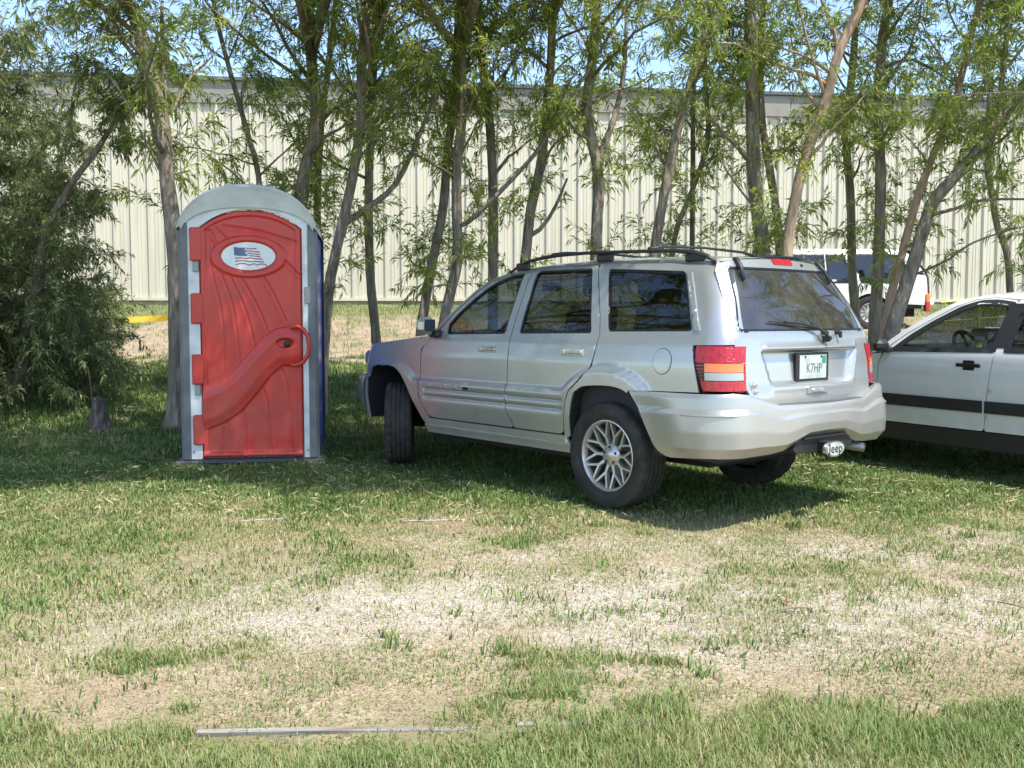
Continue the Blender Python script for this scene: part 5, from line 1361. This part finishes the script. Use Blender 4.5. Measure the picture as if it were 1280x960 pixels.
willow([(222, 548), (220, 330), (210, 240), (203, 155), (189, 86), (168, 20), (155, -12)], 10.6, 23, 17, 'thickest willow trunk, just left of the portable toilet, leaning left as it rises', 1, branches=[([(203, 150), (202, 95), (194, 30), (190, -10)], 9, .3), ([(208, 235), (182, 170), (160, 120), (140, 90)], 4, -.3)], sprigs=15, reach=2.6, tilt=.8, high=15, boughs=3)
willow([(330, 420), (325, 300), (323, 220), (309, 165), (299, 130), (285, 80), (270, 20)], 12.2, 9, 6, 'thin dark willow stem rising behind the middle of the portable toilet roof', 2, sprigs=10, reach=1.8, tilt=.6, high=9, branches=[([(322, 225), (350, 195), (375, 175)], 3, 0), ([(322, 250), (290, 215), (262, 195), (245, 180)], 3, 0)])
willow([(372, 440), (376, 300), (378, 230), (395, 155), (390, 80), (388, 34), (384, -10)], 12.0, 20, 14, 'broad dark willow trunk behind the right end of the portable toilet roof', 3, sprigs=13, reach=2.6, tilt=.9, high=13, boughs=3)
willow([(398, 440), (397, 310), (397, 240), (402, 150), (412, 70), (420, 0)], 12.6, 11, 8, 'slim willow stem between the broad trunk and the leaning one right of the toilet', 4, sprigs=8, reach=1.8, tilt=.6, high=11)
willow([(404, 445), (411, 360), (423, 302), (441, 220), (451, 151), (452, 69), (460, 0)], 11.2, 15, 12, 'willow trunk leaning right with a long branch sweeping across the pale wall', 5, branches=[([(428, 285), (440, 272), (489, 234), (516, 182), (533, 137), (554, 86), (568, 45)], 8, .3)], sprigs=12, reach=2.4, tilt=.8, high=13, boughs=2)
willow([(470, 424), (466, 380), (462, 330), (461, 240), (464, 137), (468, 65), (471, 0)], 12.4, 13, 10, 'straight willow trunk standing just beyond the front bumper of the silver car', 6, branches=[([(467, 78), (482, 62), (500, 42), (530, 29), (582, 20)], 5, -.2), ([(463, 150), (440, 110), (428, 60)], 4, .2)], sprigs=13, reach=2.3, tilt=.8, high=13, boughs=2)
willow([(528, 400), (540, 330), (554, 258), (559, 192), (568, 130), (571, 52), (575, -5)], 12.0, 14, 10, 'willow trunk leaning right, left one of the close pair above the bonnet', 7, sprigs=10, reach=2.3, tilt=.8, high=13)
willow([(556, 396), (571, 330), (571, 275), (571, 206), (578, 137), (576, 34), (580, -5)], 11.6, 15, 12, 'willow trunk with a long pale branch crossing behind its neighbours, above the windscreen', 8, branches=[([(575, 290), (590, 275), (626, 241), (674, 189), (705, 137), (736, 93), (760, 52), (790, 10)], 6.5, -.5)], sprigs=12, reach=2.2, tilt=.7, high=12, boughs=2)
willow([(616, 400), (616, 330), (616, 241), (612, 155), (602, 69), (598, 0)], 12.2, 15, 11, 'upright dark willow trunk above the front side window of the silver car', 9, sprigs=10, reach=2.1, tilt=.6, high=12)
willow([(650, 400), (657, 323), (664, 258), (676, 206), (681, 155), (688, 86), (690, 0)], 11.8, 16, 11, 'willow trunk with a stub branch forking right, over the front end of the roof rail', 10, branches=[([(662, 298), (672, 290), (691, 265), (709, 223)], 6, 0), ([(684, 110), (700, 80), (722, 60)], 4, .2)], sprigs=12, reach=2.0, tilt=.4, high=12, boughs=1, blen=5)
willow([(745, 400), (745, 310), (748, 223), (742, 185), (733, 137), (741, 69), (746, 0)], 11.6, 18, 13, 'willow trunk forking in a narrow V above the rear door of the silver car', 11, branches=[([(747, 200), (753, 187), (767, 151), (779, 103), (784, 58), (786, 5)], 9, .25)], sprigs=10, reach=1.9, tilt=.3, high=12)
willow([(812, 400), (819, 310), (832, 234), (846, 165), (854, 137), (871, 76), (893, 0)], 12.0, 16, 11, 'willow trunk leaning right above the rear quarter window', 12, sprigs=9, reach=1.8, tilt=.2, high=12)
willow([(838, 400), (843, 299), (864, 241), (885, 172), (881, 86), (890, 0)], 13.0, 8, 6, 'thin crooked willow stem rising left of the roof cross bar', 13, sprigs=9, reach=1.5, tilt=.1, high=9)
willow([(862, 400), (865, 309), (866, 206), (867, 110), (872, 0)], 13.2, 7.5, 6, 'thin straight willow stem behind the crooked one over the silver roof', 14, sprigs=8, reach=1.5, tilt=.1, high=9)
willow([(958, 410), (953, 309), (943, 223), (940, 137), (938, 34), (937, -5)], 11.8, 22, 16, 'stout near black willow trunk above the rear window of the silver car', 15, sprigs=9, reach=1.8, tilt=.0, high=9, branches=[([(950, 265), (925, 240), (905, 215), (890, 190)], 3.5, -.2)])
willow([(980, 410), (974, 302), (967, 241), (953, 155), (950, 69), (955, 0)], 12.4, 13, 9, 'slim dark willow stem pressed against the stout black trunk', 16, sprigs=8, reach=1.5, tilt=.0, high=9)
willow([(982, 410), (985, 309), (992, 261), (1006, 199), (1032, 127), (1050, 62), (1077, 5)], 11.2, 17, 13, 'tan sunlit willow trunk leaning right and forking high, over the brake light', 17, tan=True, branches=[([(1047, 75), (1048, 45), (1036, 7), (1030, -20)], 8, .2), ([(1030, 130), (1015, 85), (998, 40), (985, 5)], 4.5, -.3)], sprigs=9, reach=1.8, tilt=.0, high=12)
willow([(1070, 410), (1067, 360), (1065, 330), (1063, 241), (1058, 172), (1067, 69), (1072, 0)], 13.0, 13, 9, 'willow trunk crossing the rear window of the white wagon, left of its pillar', 18, sprigs=9, reach=1.6, tilt=.0, high=11)
willow([(1092, 432), (1095, 380), (1098, 330), (1101, 223), (1098, 137), (1103, 52), (1112, -5)], 12.2, 17, 12, 'dark upright willow trunk in the clump between the silver car and the sedan', 19, sprigs=9, reach=1.8, tilt=.0, high=12)
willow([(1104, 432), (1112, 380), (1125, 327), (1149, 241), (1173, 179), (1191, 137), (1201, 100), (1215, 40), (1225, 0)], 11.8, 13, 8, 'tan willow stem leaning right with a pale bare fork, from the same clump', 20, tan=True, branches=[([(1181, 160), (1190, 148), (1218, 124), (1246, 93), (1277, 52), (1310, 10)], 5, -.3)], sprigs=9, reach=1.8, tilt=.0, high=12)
willow([(1112, 432), (1124, 385), (1142, 330), (1160, 268), (1170, 247), (1201, 213), (1235, 172), (1270, 120), (1310, 60)], 11.4, 22, 12, 'thick dark willow trunk leaning far right over the sedan', 21, branches=[([(1158, 272), (1168, 268), (1190, 262), (1221, 252), (1290, 252)], 5, -.2), ([(1150, 350), (1180, 326), (1200, 308), (1244, 291), (1300, 278)], 3.2, -.4)], sprigs=10, reach=2.0, tilt=.0, high=13)
willow([(1264, 420), (1262, 345), (1257, 308), (1247, 285), (1240, 240), (1235, 200), (1250, 120), (1262, 0)], 12.4, 10, 7, 'thin willow trunk at the right edge, bending above the sedan roof', 22, sprigs=12, reach=1.7, tilt=.0, high=12)
# one more beyond each edge of the photograph; their boughs hang into it
willow([(-260, 470), (-255, 300), (-240, 100), (-230, 0)], 9.8, 24, 17, 'willow standing past the left edge, its boughs over the shaded grass', 25, sprigs=10, reach=2.8, tilt=.6, high=14, boughs=3)
willow([(-560, 470), (-555, 300), (-560, 100), (-565, 0)], 8.6, 28, 20, 'second willow past the left edge', 26, sprigs=22, low=1.0, reach=3.0, tilt=.1, high=22, fol=1.3)
willow([(-1000, 470), (-1000, 300), (-1010, 100), (-1010, 0)], 7.6, 30, 22, 'third willow past the left edge', 27, sprigs=24, low=.9, reach=3.2, tilt=.1, high=24, fol=1.3)
willow([(1650, 440), (1660, 300), (1670, 100), (1680, 0)], 9.5, 24, 18, 'third willow standing past the right edge', 28, sprigs=16, low=1.2, reach=3.2, tilt=0, high=22, fol=1.3)
willow([(2100, 440), (2110, 300), (2120, 100), (2130, 0)], 9.5, 26, 20, 'fourth willow standing past the right edge', 29, sprigs=16, low=1.2, reach=3.2, tilt=0, high=22, fol=1.3)
willow([(1330, 420), (1330, 300), (1322, 200), (1300, 100), (1290, 0)], 11.0, 20, 14, 'willow whose boughs reach in from beyond the right edge', 23, sprigs=9, reach=2.4, tilt=.1, high=12)
willow([(1420, 440), (1430, 300), (1440, 100), (1450, 0)], 9.5, 24, 18, 'second willow standing past the right edge', 24, sprigs=8, reach=2.8, tilt=0, high=13)
# left: a dense bushy willow, foliage nearly to the ground
def bushy(label, cx, d, seed, n, rx, rz0, rz1, reach, nm='willow_bush', group=None, dens=1.0, ry=1.5):
    r = np.random.default_rng(seed); base = np.array([cx, d, float(gz(cx, d))-.05])
    t = thing(nm, label, 'tree', tuple(base), 0, group); twigs = []
    for i in range(n):
        a = 2*PI*i/n+r.random(); ln = rz1*(.75+.35*r.random())
        dirn = np.array([math.cos(a)*rx*.32*r.random()**.5, math.sin(a)*.32*r.random(), 1.0])
        Q = grow(base+np.array([math.cos(a)*.18, math.sin(a)*.18, 0]), dirn, ln, r, .2, .35, 12); rr = np.linspace(.055+.03*r.random(), .008, len(Q))
        tube_np([Vector(p) for p in Q-base], list(rr), 8, r, .1).build('trunk', M['bark'], t, smooth=True)
        twigs_along(Q, r, .10/dens, .30, twigs, .45, .3, .5)
        for k in range(int(12*dens)):
            j = 2+int(r.random()*(len(Q)-3)); a2 = r.random()*2*PI; hgt = Q[j][2]-base[2]
            e = np.array([math.cos(a2), math.sin(a2)*ry/1.5, .25+.25*r.random()-(.30 if hgt < 1.3 else 0)])
            Q2 = grow(Q[j], e, reach*(.5+.6*r.random()), r, -.1, .5, 6)
            if Q2[-1][2] < base[2]+.35: Q2[:, 2] = np.maximum(Q2[:, 2], base[2]+rz0+.2*r.random())
            if k % 3 == 0: tube_np([Vector(p) for p in Q2-base], list(np.linspace(.014, .004, len(Q2))), 5, r, 0).build('branch', M['bark'], t)
            twigs.append(([p for p in Q2], .4)); twigs_along(Q2, r, .055/dens, .24, twigs, .42, .1, .55)
    for i in range(int(70*dens)):      # skirt of low shoots
        a2 = r.random()*2*PI; q = base+np.array([math.cos(a2)*(.2+.9*r.random()), math.sin(a2)*.8, .25+1.1*r.random()])
        Q2 = grow(q, np.array([math.cos(a2), math.sin(a2), .15*r.normal()]), .5+.5*r.random(), r, -.1, .5, 5)
        Q2[:, 2] = np.maximum(Q2[:, 2], base[2]+.15); twigs.append(([p for p in Q2], .45)); twigs_along(Q2, r, .05, .22, twigs, .45, .05, .4)
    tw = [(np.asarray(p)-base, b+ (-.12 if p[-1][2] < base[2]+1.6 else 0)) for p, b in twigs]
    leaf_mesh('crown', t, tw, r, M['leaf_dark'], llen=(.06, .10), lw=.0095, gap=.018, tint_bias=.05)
    return t
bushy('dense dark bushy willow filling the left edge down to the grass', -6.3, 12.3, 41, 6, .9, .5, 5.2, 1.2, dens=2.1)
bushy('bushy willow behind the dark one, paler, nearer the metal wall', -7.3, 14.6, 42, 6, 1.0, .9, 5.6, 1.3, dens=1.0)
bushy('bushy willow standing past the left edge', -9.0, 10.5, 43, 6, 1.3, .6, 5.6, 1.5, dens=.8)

# ------------------------------------------------------------------ small things on the lot
def stump():
    r = np.random.default_rng(5); p = at(123, 545, 10.5); g = float(gz(p.x, p.y))
    t = thing('tree_stump', 'small grey split tree stump in the shade left of the toilet', 'stump', (p.x, p.y, g-.03))
    n = 18; rows = []
    for i, (z, q) in enumerate(((0, .135), (.06, .105), (.14, .090), (.24, .072), (.32, .058), (.37, .040), (.40, .0))):
        rows.append([(q*(1+.22*math.sin(3*a+1)+.12*math.sin(5*a))*math.cos(a)+.02*z, q*(1+.22*math.sin(3*a+1))*math.sin(a), z+(.03*math.sin(2*a) if i in (4, 5) else 0)) for a in np.linspace(0, 2*PI, n, endpoint=False)])
    loft('stump_wood', rows, M['stump'], t, closed=True)
    mb = MB(); [mb.tube([(.0, 0, .1), (sx*.11, -.05, .03), (sx*.2, -.09, -.01)], [.05, .035, .012], 7) for sx in (-1, 1)]; mb.build('root_flare', M['stump'], t, smooth=True)
    mb = MB(); mb.tube([(-.06, .02, .32), (-.075, .02, .5), (-.10, .02, .72)], [.006, .005, .003], 5); mb.build('sucker_shoot', M['twig'], t)
stump()
def ground_line(name, pts, rad, mt, label, cat, flat=.5):
    P = path_resample([np.array((x, y, float(gz(x, y))+rad*.35)) for x, y in pts], .12)
    P[:, 2] = gz(P[:, 0], P[:, 1])+rad*.25+.004*np.sin(P[:, 0]*7)
    base = P[0].copy(); t = MB().tube([Vector(p-base) for p in P], rad, 8, flat=flat).build(name, mt, None, smooth=True, label=label, category=cat); t.location = tuple(base)
    return t
Pq = lambda u, v: (lambda y: ((u-640)/F_PX*y, y))(F_PX*CAM_H/(v-400))
def gp(u, v):
    lo, hi = 2.0, 26.0
    for _ in range(40):
        y = (lo+hi)/2
        if CAM_H-(v-400.4)/F_PX*y > float(gz((u-640)/F_PX*y, y)): lo = y
        else: hi = y
    return ((u-640)/F_PX*y, y)
ground_line('garden_hose', [gp(-60, 548), gp(40, 547), gp(123, 549), gp(190, 546), gp(300, 546), gp(420, 545), gp(470, 548)], .010, M['hose'], 'pale thin hose lying along the shaded grass behind the toilet', 'hose')
def board(u0, v0, u1, v1, label, seed, w=.05, th=.03):
    a = gp(u0, v0); b = gp(u1, v1); L = math.hypot(b[0]-a[0], b[1]-a[1]); r = np.random.default_rng(seed)
    rows = []; n = 24
    for i in range(n+1):
        s = L*i/n; wob = .006*math.sin(s*3+seed); h = th*(.55+.25*math.sin(s*2.1+seed)); ww = w*.5*(1+.12*math.sin(s*9+seed))
        rows.append([(s, -ww+wob, -.01), (s, -ww+wob, h*.8), (s, -ww*.7+wob, h), (s, ww*.7+wob, h), (s, ww+wob, h*.8), (s, ww+wob, -.01)])
    o = loft('edging_board', rows, M['wood'], None, smooth=False, label=label, category='board')
    V = [v for v in rows[0]]
    o.location = (a[0], a[1], float(gz(*a))); o.rotation_euler = (0, 0, math.atan2(b[1]-a[1], b[0]-a[0]))
board(236, 930, 640, 919, 'long weathered edging board half sunk in the grass at the bottom', 1, .028, .014)
board(646, 920, 850, 914, 'shorter edging board further right, nearly buried in green grass', 2, .03, .014)
ground_line('faded_rope', [gp(130, 655), gp(240, 657), gp(380, 651), gp(480, 655), gp(600, 650)], .004, M['hose'], 'thin bleached rope trodden into the sunny grass in front of the toilet', 'rope', .6)
# yellow barrier tape and its stakes, far left
def tape(u0, u1, v, d, label, w=.13):
    a = at(u0, v, d); b = at(u1, v, d); t = thing('barrier_tape', label, 'tape', (a.x, a.y, a.z)); n = 24; V = []
    for i in range(n+1):
        s = (b.x-a.x)*i/n; sag = -.10*math.sin(PI*i/n); tw = .02*math.sin(i*.9); V += [(s, tw, sag-w/2), (s, -tw, sag+w/2)]
    mesh_obj('tape_strip', V, [(2*i, 2*i+2, 2*i+3, 2*i+1) for i in range(n)], M['yellow'], t)
    for x in (0, (b.x-a.x)):
        g = float(gz(a.x+x, a.y)); MB().tube([(x, .02, g-a.z-.1), (x, .02, .12)], .02, 6).build('stake', M['wood'], t)
tape(-40, 225, 396, 22, 'yellow barrier tape strung low across the grass behind the left trees')
def rail_and_trough():
    d = 18.2; k = d/F_PX
    a = at(1176, 396, d); t = thing('yellow_ladder', 'yellow ladder on its side behind the sedan, rungs slanting', 'ladder', (a.x, a.y, a.z))
    g = float(gz(a.x+1.2, d))-a.z
    Lx = 190*k; r0 = lambda x: (x, 0, .02-.00+.28*k*0); top = lambda s: (s*Lx, 0, 18*k+s*26*k*.8); bot = lambda s: (s*Lx, .06, -6*k+s*14*k)
    MB().tube([top(0), top(1)], .014, 6).build('stile', M['lime'], t); MB().tube([bot(0), bot(1)], .014, 6).build('stile', M['lime'], t)
    for i in range(9):
        s = .06+i*.11; MB().tube([top(s-.035), bot(s)], .011, 6).build('rung', M['lime'], t)
    for s in (.25, .95):
        b = bot(s); MB().tube([(b[0], b[1], g-.1), top(s)], .02, 6).build('leg', M['lime'], t)
    t2 = thing('metal_trough', 'long grey metal trough standing below the yellow ladder', 'trough', (a.x+.65, a.y-.5, float(gz(a.x+1.5, d-.5))))
    mb = MB(); mb.bbox(-.2, 1.6, -.3, .3, .12, .36, .04); mb.build('trough_body', M['steel'], t2); MB().bbox(-.24, 1.64, -.34, .34, .36, .39, .01).build('rim', M['alloy'], t2)
    for x in (0, 1.4): MB().box(x, x+.06, -.25, .25, 0, .12).build('foot', M['under'], t2)
rail_and_trough()
# leaf and twig litter on the drive
r = random.Random(3)
def litter(u, v, kind, label, sc=1.):
    x, y = gp(u, v); z = float(gz(x, y))+.012
    if kind == 'leaf':
        V = [(-.03*sc, 0, 0), (-.005*sc, .018*sc, .012), (.035*sc, 0, .004), (-.005*sc, -.018*sc, .010), (0, 0, .0)]
        o = mesh_obj('fallen_leaf', V, [(0, 4, 1), (4, 2, 1), (0, 3, 4), (4, 3, 2)], M['brown_leaf'], None, label=label, category='leaf')
    elif kind == 'twig':
        o = MB().tube([(-.08*sc, 0, .003), (-.02*sc, .01, .012), (.03*sc, -.005, .006), (.09*sc, .01, .004)], [.003, .004, .004, .002], 5).build('fallen_twig', M['twig'], None, label=label, category='twig')
    else:
        mb = MB(); mb.lathe([(0, -.006), (.014*sc, 0), (.012*sc, .010), (0, .017*sc)], 7, 'z'); mb.V = [(v_[0]*1.3, v_[1]*(1+.2*math.sin(v_[0]*90)), v_[2]) for v_ in mb.V]
        o = mb.build('stone', M['stump'] if kind == 'dark' else M['concrete'], None, label=label, category='stone')
    o.location = (x, y, z); o.rotation_euler = (0, 0, r.random()*6)
litter(987, 762, 'leaf', 'curled brown leaf on the pale gravel, below the right rear wheel', 1.2)
litter(1001, 771, 'twig', 'short bent twig lying beside the curled brown leaf')
litter(1272, 766, 'twig', 'dark twig on the dry ground at the right edge', 1.2)
litter(393, 771, 'dark', 'small dark stone on the gravel, below the toilet', .55)
litter(562, 808, 'dark', 'small dark stone alone on the whitest gravel', .5)
litter(628, 883, 'twig', 'brown twig on the bare soil near the bottom edge', 1.1)

# ------------------------------------------------------------------ grass, straw and weeds
def g_(x, y): return masks(x, y)[0]
def w_(x, y): return masks(x, y)[1]
clump = lambda x, y: .45+1.1*sst(.35, .65, fbm(x, y, 5.0, 21))
tg = lambda lo, hi: (lambda x, y, r: lo+(hi-lo)*fbm(x, y, 1.7, 5)+r.normal(size=len(x))*.10)
# long fresh grass nearest the camera
blades('grass', 150000, (2.45, 3.75, .56, .4), lambda x, y: g_(x, y)*clump(x, y)*sst(.25, .6, g_(x, y))*(1-.85*np.exp(-((y-3.03-.02*np.sign(x))/.06)**2)*(x < .05)*(x > -1.0)), lambda x, y: (.022+.055*fbm(x, y, 3, 3)*(1-.5*sst(3.0, 3.4, y)))*(1-.45*np.exp(-((y-2.93)/.10)**2)*(x < .05)*(x > -1.0)), lambda y: .0018+.0*y, lambda x, y, r: .20+.30*fbm(x, y, 1.7, 5)+np.abs(r.normal(size=len(x)))*.15, 1)
# general lawn
blades('grass', 330000, (3.4, 9.5, .56, .4), lambda x, y: np.clip(.05+g_(x, y)*clump(x, y), 0, 1), lambda x, y: .026+.020*fbm(x, y, 3, 4), lambda y: .0016+.00028*y, lambda x, y, r: .34-.08*sst(6.5, 8, y)+.26*(1-g_(x, y))+(fbm(x, y, 1.7, 5)-.5)*.5+r.normal(size=len(x))*.13, 2)
blades('grass', 200000, (9.0, 16.5, .58, .6), lambda x, y: np.clip(g_(x, y)*clump(x, y), 0, 1), lambda x, y: .05+.04*fbm(x, y, 2, 4), lambda y: .0035+.0002*y, lambda x, y, r: .30+(fbm(x, y, 1.2, 5)-.5)*.4+r.normal(size=len(x))*.1, 3)
blades('grass', 60000, (16.5, 27.8, .58, 1.0), lambda x, y: np.clip(.12+g_(x, y)*clump(x, y), 0, 1), lambda x, y: .07+.05*fbm(x, y, 2, 4), lambda y: .007+0*y, lambda x, y, r: .42+.3*(1-g_(x, y))+r.normal(size=len(x))*.1, 4)
# dry straw and clippings lying flat
blades('dry_grass', 260000, (2.7, 7.6, .56, .4), lambda x, y: np.clip((.35+.65*clump(x, y))*(1-.75*g_(x, y)), 0, 1), lambda x, y: .022+0*x, lambda y: .0011+.00022*y, lambda x, y, r: .58+.26*w_(x, y)+(fbm(x, y, 2.5, 8)-.5)*.40+r.normal(size=len(x))*.10, 5, flat=1.0)
blades('dry_grass', 240000, (2.9, 7.4, .56, .4), lambda x, y: (1-g_(x, y))*(.15+.85*sst(.35, .62, fbm(x, y, 2.2, 33)))*(1-.6*w_(x, y)), lambda x, y: .012+.018*fbm(x, y, 3, 4), lambda y: .0011+.00022*y, lambda x, y, r: .50+(fbm(x, y, 2.0, 35)-.5)*.5+r.normal(size=len(x))*.13, 15)
def pebbles(n, seed):
    r = np.random.default_rng(seed); y = np.sqrt(r.random(n)*(6.6**2-2.9**2)+2.9**2); x = (r.random(n)*2-1)*(y*.56+.3)
    k = r.random(n) < w_(x, y)*.95+.02; x, y = x[k], y[k]; n = len(x)
    z = gz(x, y)+.022*(fbm(x, y, 3.0, 9)-.5)+.012*(fbm(x, y, 14, 11, 2)-.5)
    s = .0022+.0055*r.random(n)**2.5; T = np.array([(1, 0, 0), (-.5, .87, 0), (-.5, -.87, 0), (.1, .1, .8)])
    az = r.random(n)*6.28; ca, sa = np.cos(az), np.sin(az); V = np.zeros((n, 4, 3))
    for i in range(4):
        q = T[i]*(.75+.5*r.random((n, 1))); V[:, i, 0] = x+s*(q[:, 0]*ca-q[:, 1]*sa)*1.3; V[:, i, 1] = y+s*(q[:, 0]*sa+q[:, 1]*ca); V[:, i, 2] = z+s*q[:, 2]*.8-.001
    j = np.arange(n)*4; t = np.concatenate([np.stack([j, j+1, j+3], -1), np.stack([j+1, j+2, j+3], -1), np.stack([j+2, j, j+3], -1)])
    big_mesh('gravel', V.reshape(-1, 3), tris=t, mats=[M['gravel']], tint={'tint': np.repeat(r.random(n), 4)}, kind='stuff')
M['gravel'] = leafy('gravel_stone', [(0, (.22, .19, .16)), (.5, (.42, .39, .33)), (1, (.62, .59, .53))], 0, .9)
pebbles(130000, 6)
def leaf_litter(n, seed):
    r = np.random.default_rng(seed); y = 6.2+7.5*r.random(n)**.8; x = (r.random(n)*2-1)*(y*.56+.3); z = gz(x, y)+.018+.012*r.random(n)
    az = r.random(n)*6.28; L = .022+.03*r.random(n); w = L*.16; d = np.stack([np.cos(az), np.sin(az), .25*r.normal(size=n)], -1); p = np.stack([-np.sin(az), np.cos(az), .3*r.normal(size=n)], -1); c = np.stack([x, y, z], -1)
    V = np.stack([c-d*L[:, None], c-p*w[:, None], c+d*L[:, None], c+p*w[:, None]], 1).reshape(-1, 3); j = np.arange(n)*4
    big_mesh('leaf_litter', V, quads=np.stack([j, j+1, j+2, j+3], -1), mats=[M['grass']], tint={'tint': np.repeat(.6+.3*r.random(n), 4)}, kind='stuff')
leaf_litter(9000, 9)
# broader weeds in tufts on the drive
def weeds(n, seed):
    r = np.random.default_rng(seed); tw = 0; V = []; tn = []
    ys = np.sqrt(r.random(n)*(8.2**2-3.1**2)+3.1**2); xs = (r.random(n)*2-1)*(ys*.55+.3); keep = r.random(n) < .25+.75*sst(.25, .6, g_(xs, ys))
    for x, y in zip(xs[keep], ys[keep]):
        m = 14+int(r.random()*26); h0 = .014+.028*r.random(); s = .03+.06*r.random(); t0 = .2+.3*r.random()
        ax = x+r.normal(size=m)*s; ay = y+r.normal(size=m)*s; az = r.random(m)*6.28; h = h0*(.5+r.random(m)); z = gz(ax, ay)+.0
        le = .3+.8*r.random(m); w = .0022+.0016*r.random(m); dx, dy = np.cos(az), np.sin(az)
        b0 = np.stack([ax+dy*w, ay-dx*w, z], -1); b1 = np.stack([ax-dy*w, ay+dx*w, z], -1); t_ = np.stack([ax+dx*h*le, ay+dy*h*le, z+h], -1)
        mm = (b0+b1)/2*.45+t_*.55+np.array([0, 0, 1])*(h*.18)[:, None]; m0 = mm+np.stack([dy*w, -dx*w, 0*w], -1)*1.1; m1 = mm-np.stack([dy*w, -dx*w, 0*w], -1)*1.1
        V.append(np.stack([b0, b1, m0, m1, t_], 1).reshape(-1, 3)); tn.append(np.repeat(np.clip(t0+r.normal(size=m)*.06, 0, 1), 5))
    V = np.concatenate(V); N = len(V)//5; k = np.arange(N)*5
    big_mesh('weeds', V, quads=np.stack([k, k+1, k+3, k+2], -1), tris=np.stack([k+2, k+3, k+4], -1), mats=[M['grass']], tint={'tint': np.concatenate(tn)}, kind='stuff')
weeds(900, 8)
# low leafy suckers round the trunk feet, left of the toilet
def suckers(u, v, label, seed, h=.45, n=14):
    r = np.random.default_rng(seed); x, y = gp(u, v); b = np.array([x, y, float(gz(x, y))]); tw = []
    t = thing('sapling', label, 'plant', tuple(b))
    for i in range(n):
        Q = grow(b+np.array([r.normal()*.12, r.normal()*.1, 0]), np.array([r.normal()*.5, r.normal()*.3, 1]), h*(.5+.7*r.random()), r, 0, .4, 5); tw.append((Q-b, .4)); 
        tt = []; twigs_along(Q, r, .12, .14, tt, .42, .3, .2); tw += [(np.asarray(p)-b, q) for p, q in tt]
    leaf_mesh('foliage', t, tw, r, M['leaf'], llen=(.04, .07), lw=.006, gap=.03)
suckers(208, 475, 'low leafy sucker growing at the foot of the thick trunk', 71)
suckers(133, 470, 'wispy sapling growing in the shade below the dark bush', 72, .7, 8)
suckers(425, 420, 'low twiggy sapling between the toilet and the silver car', 73, .6, 10)
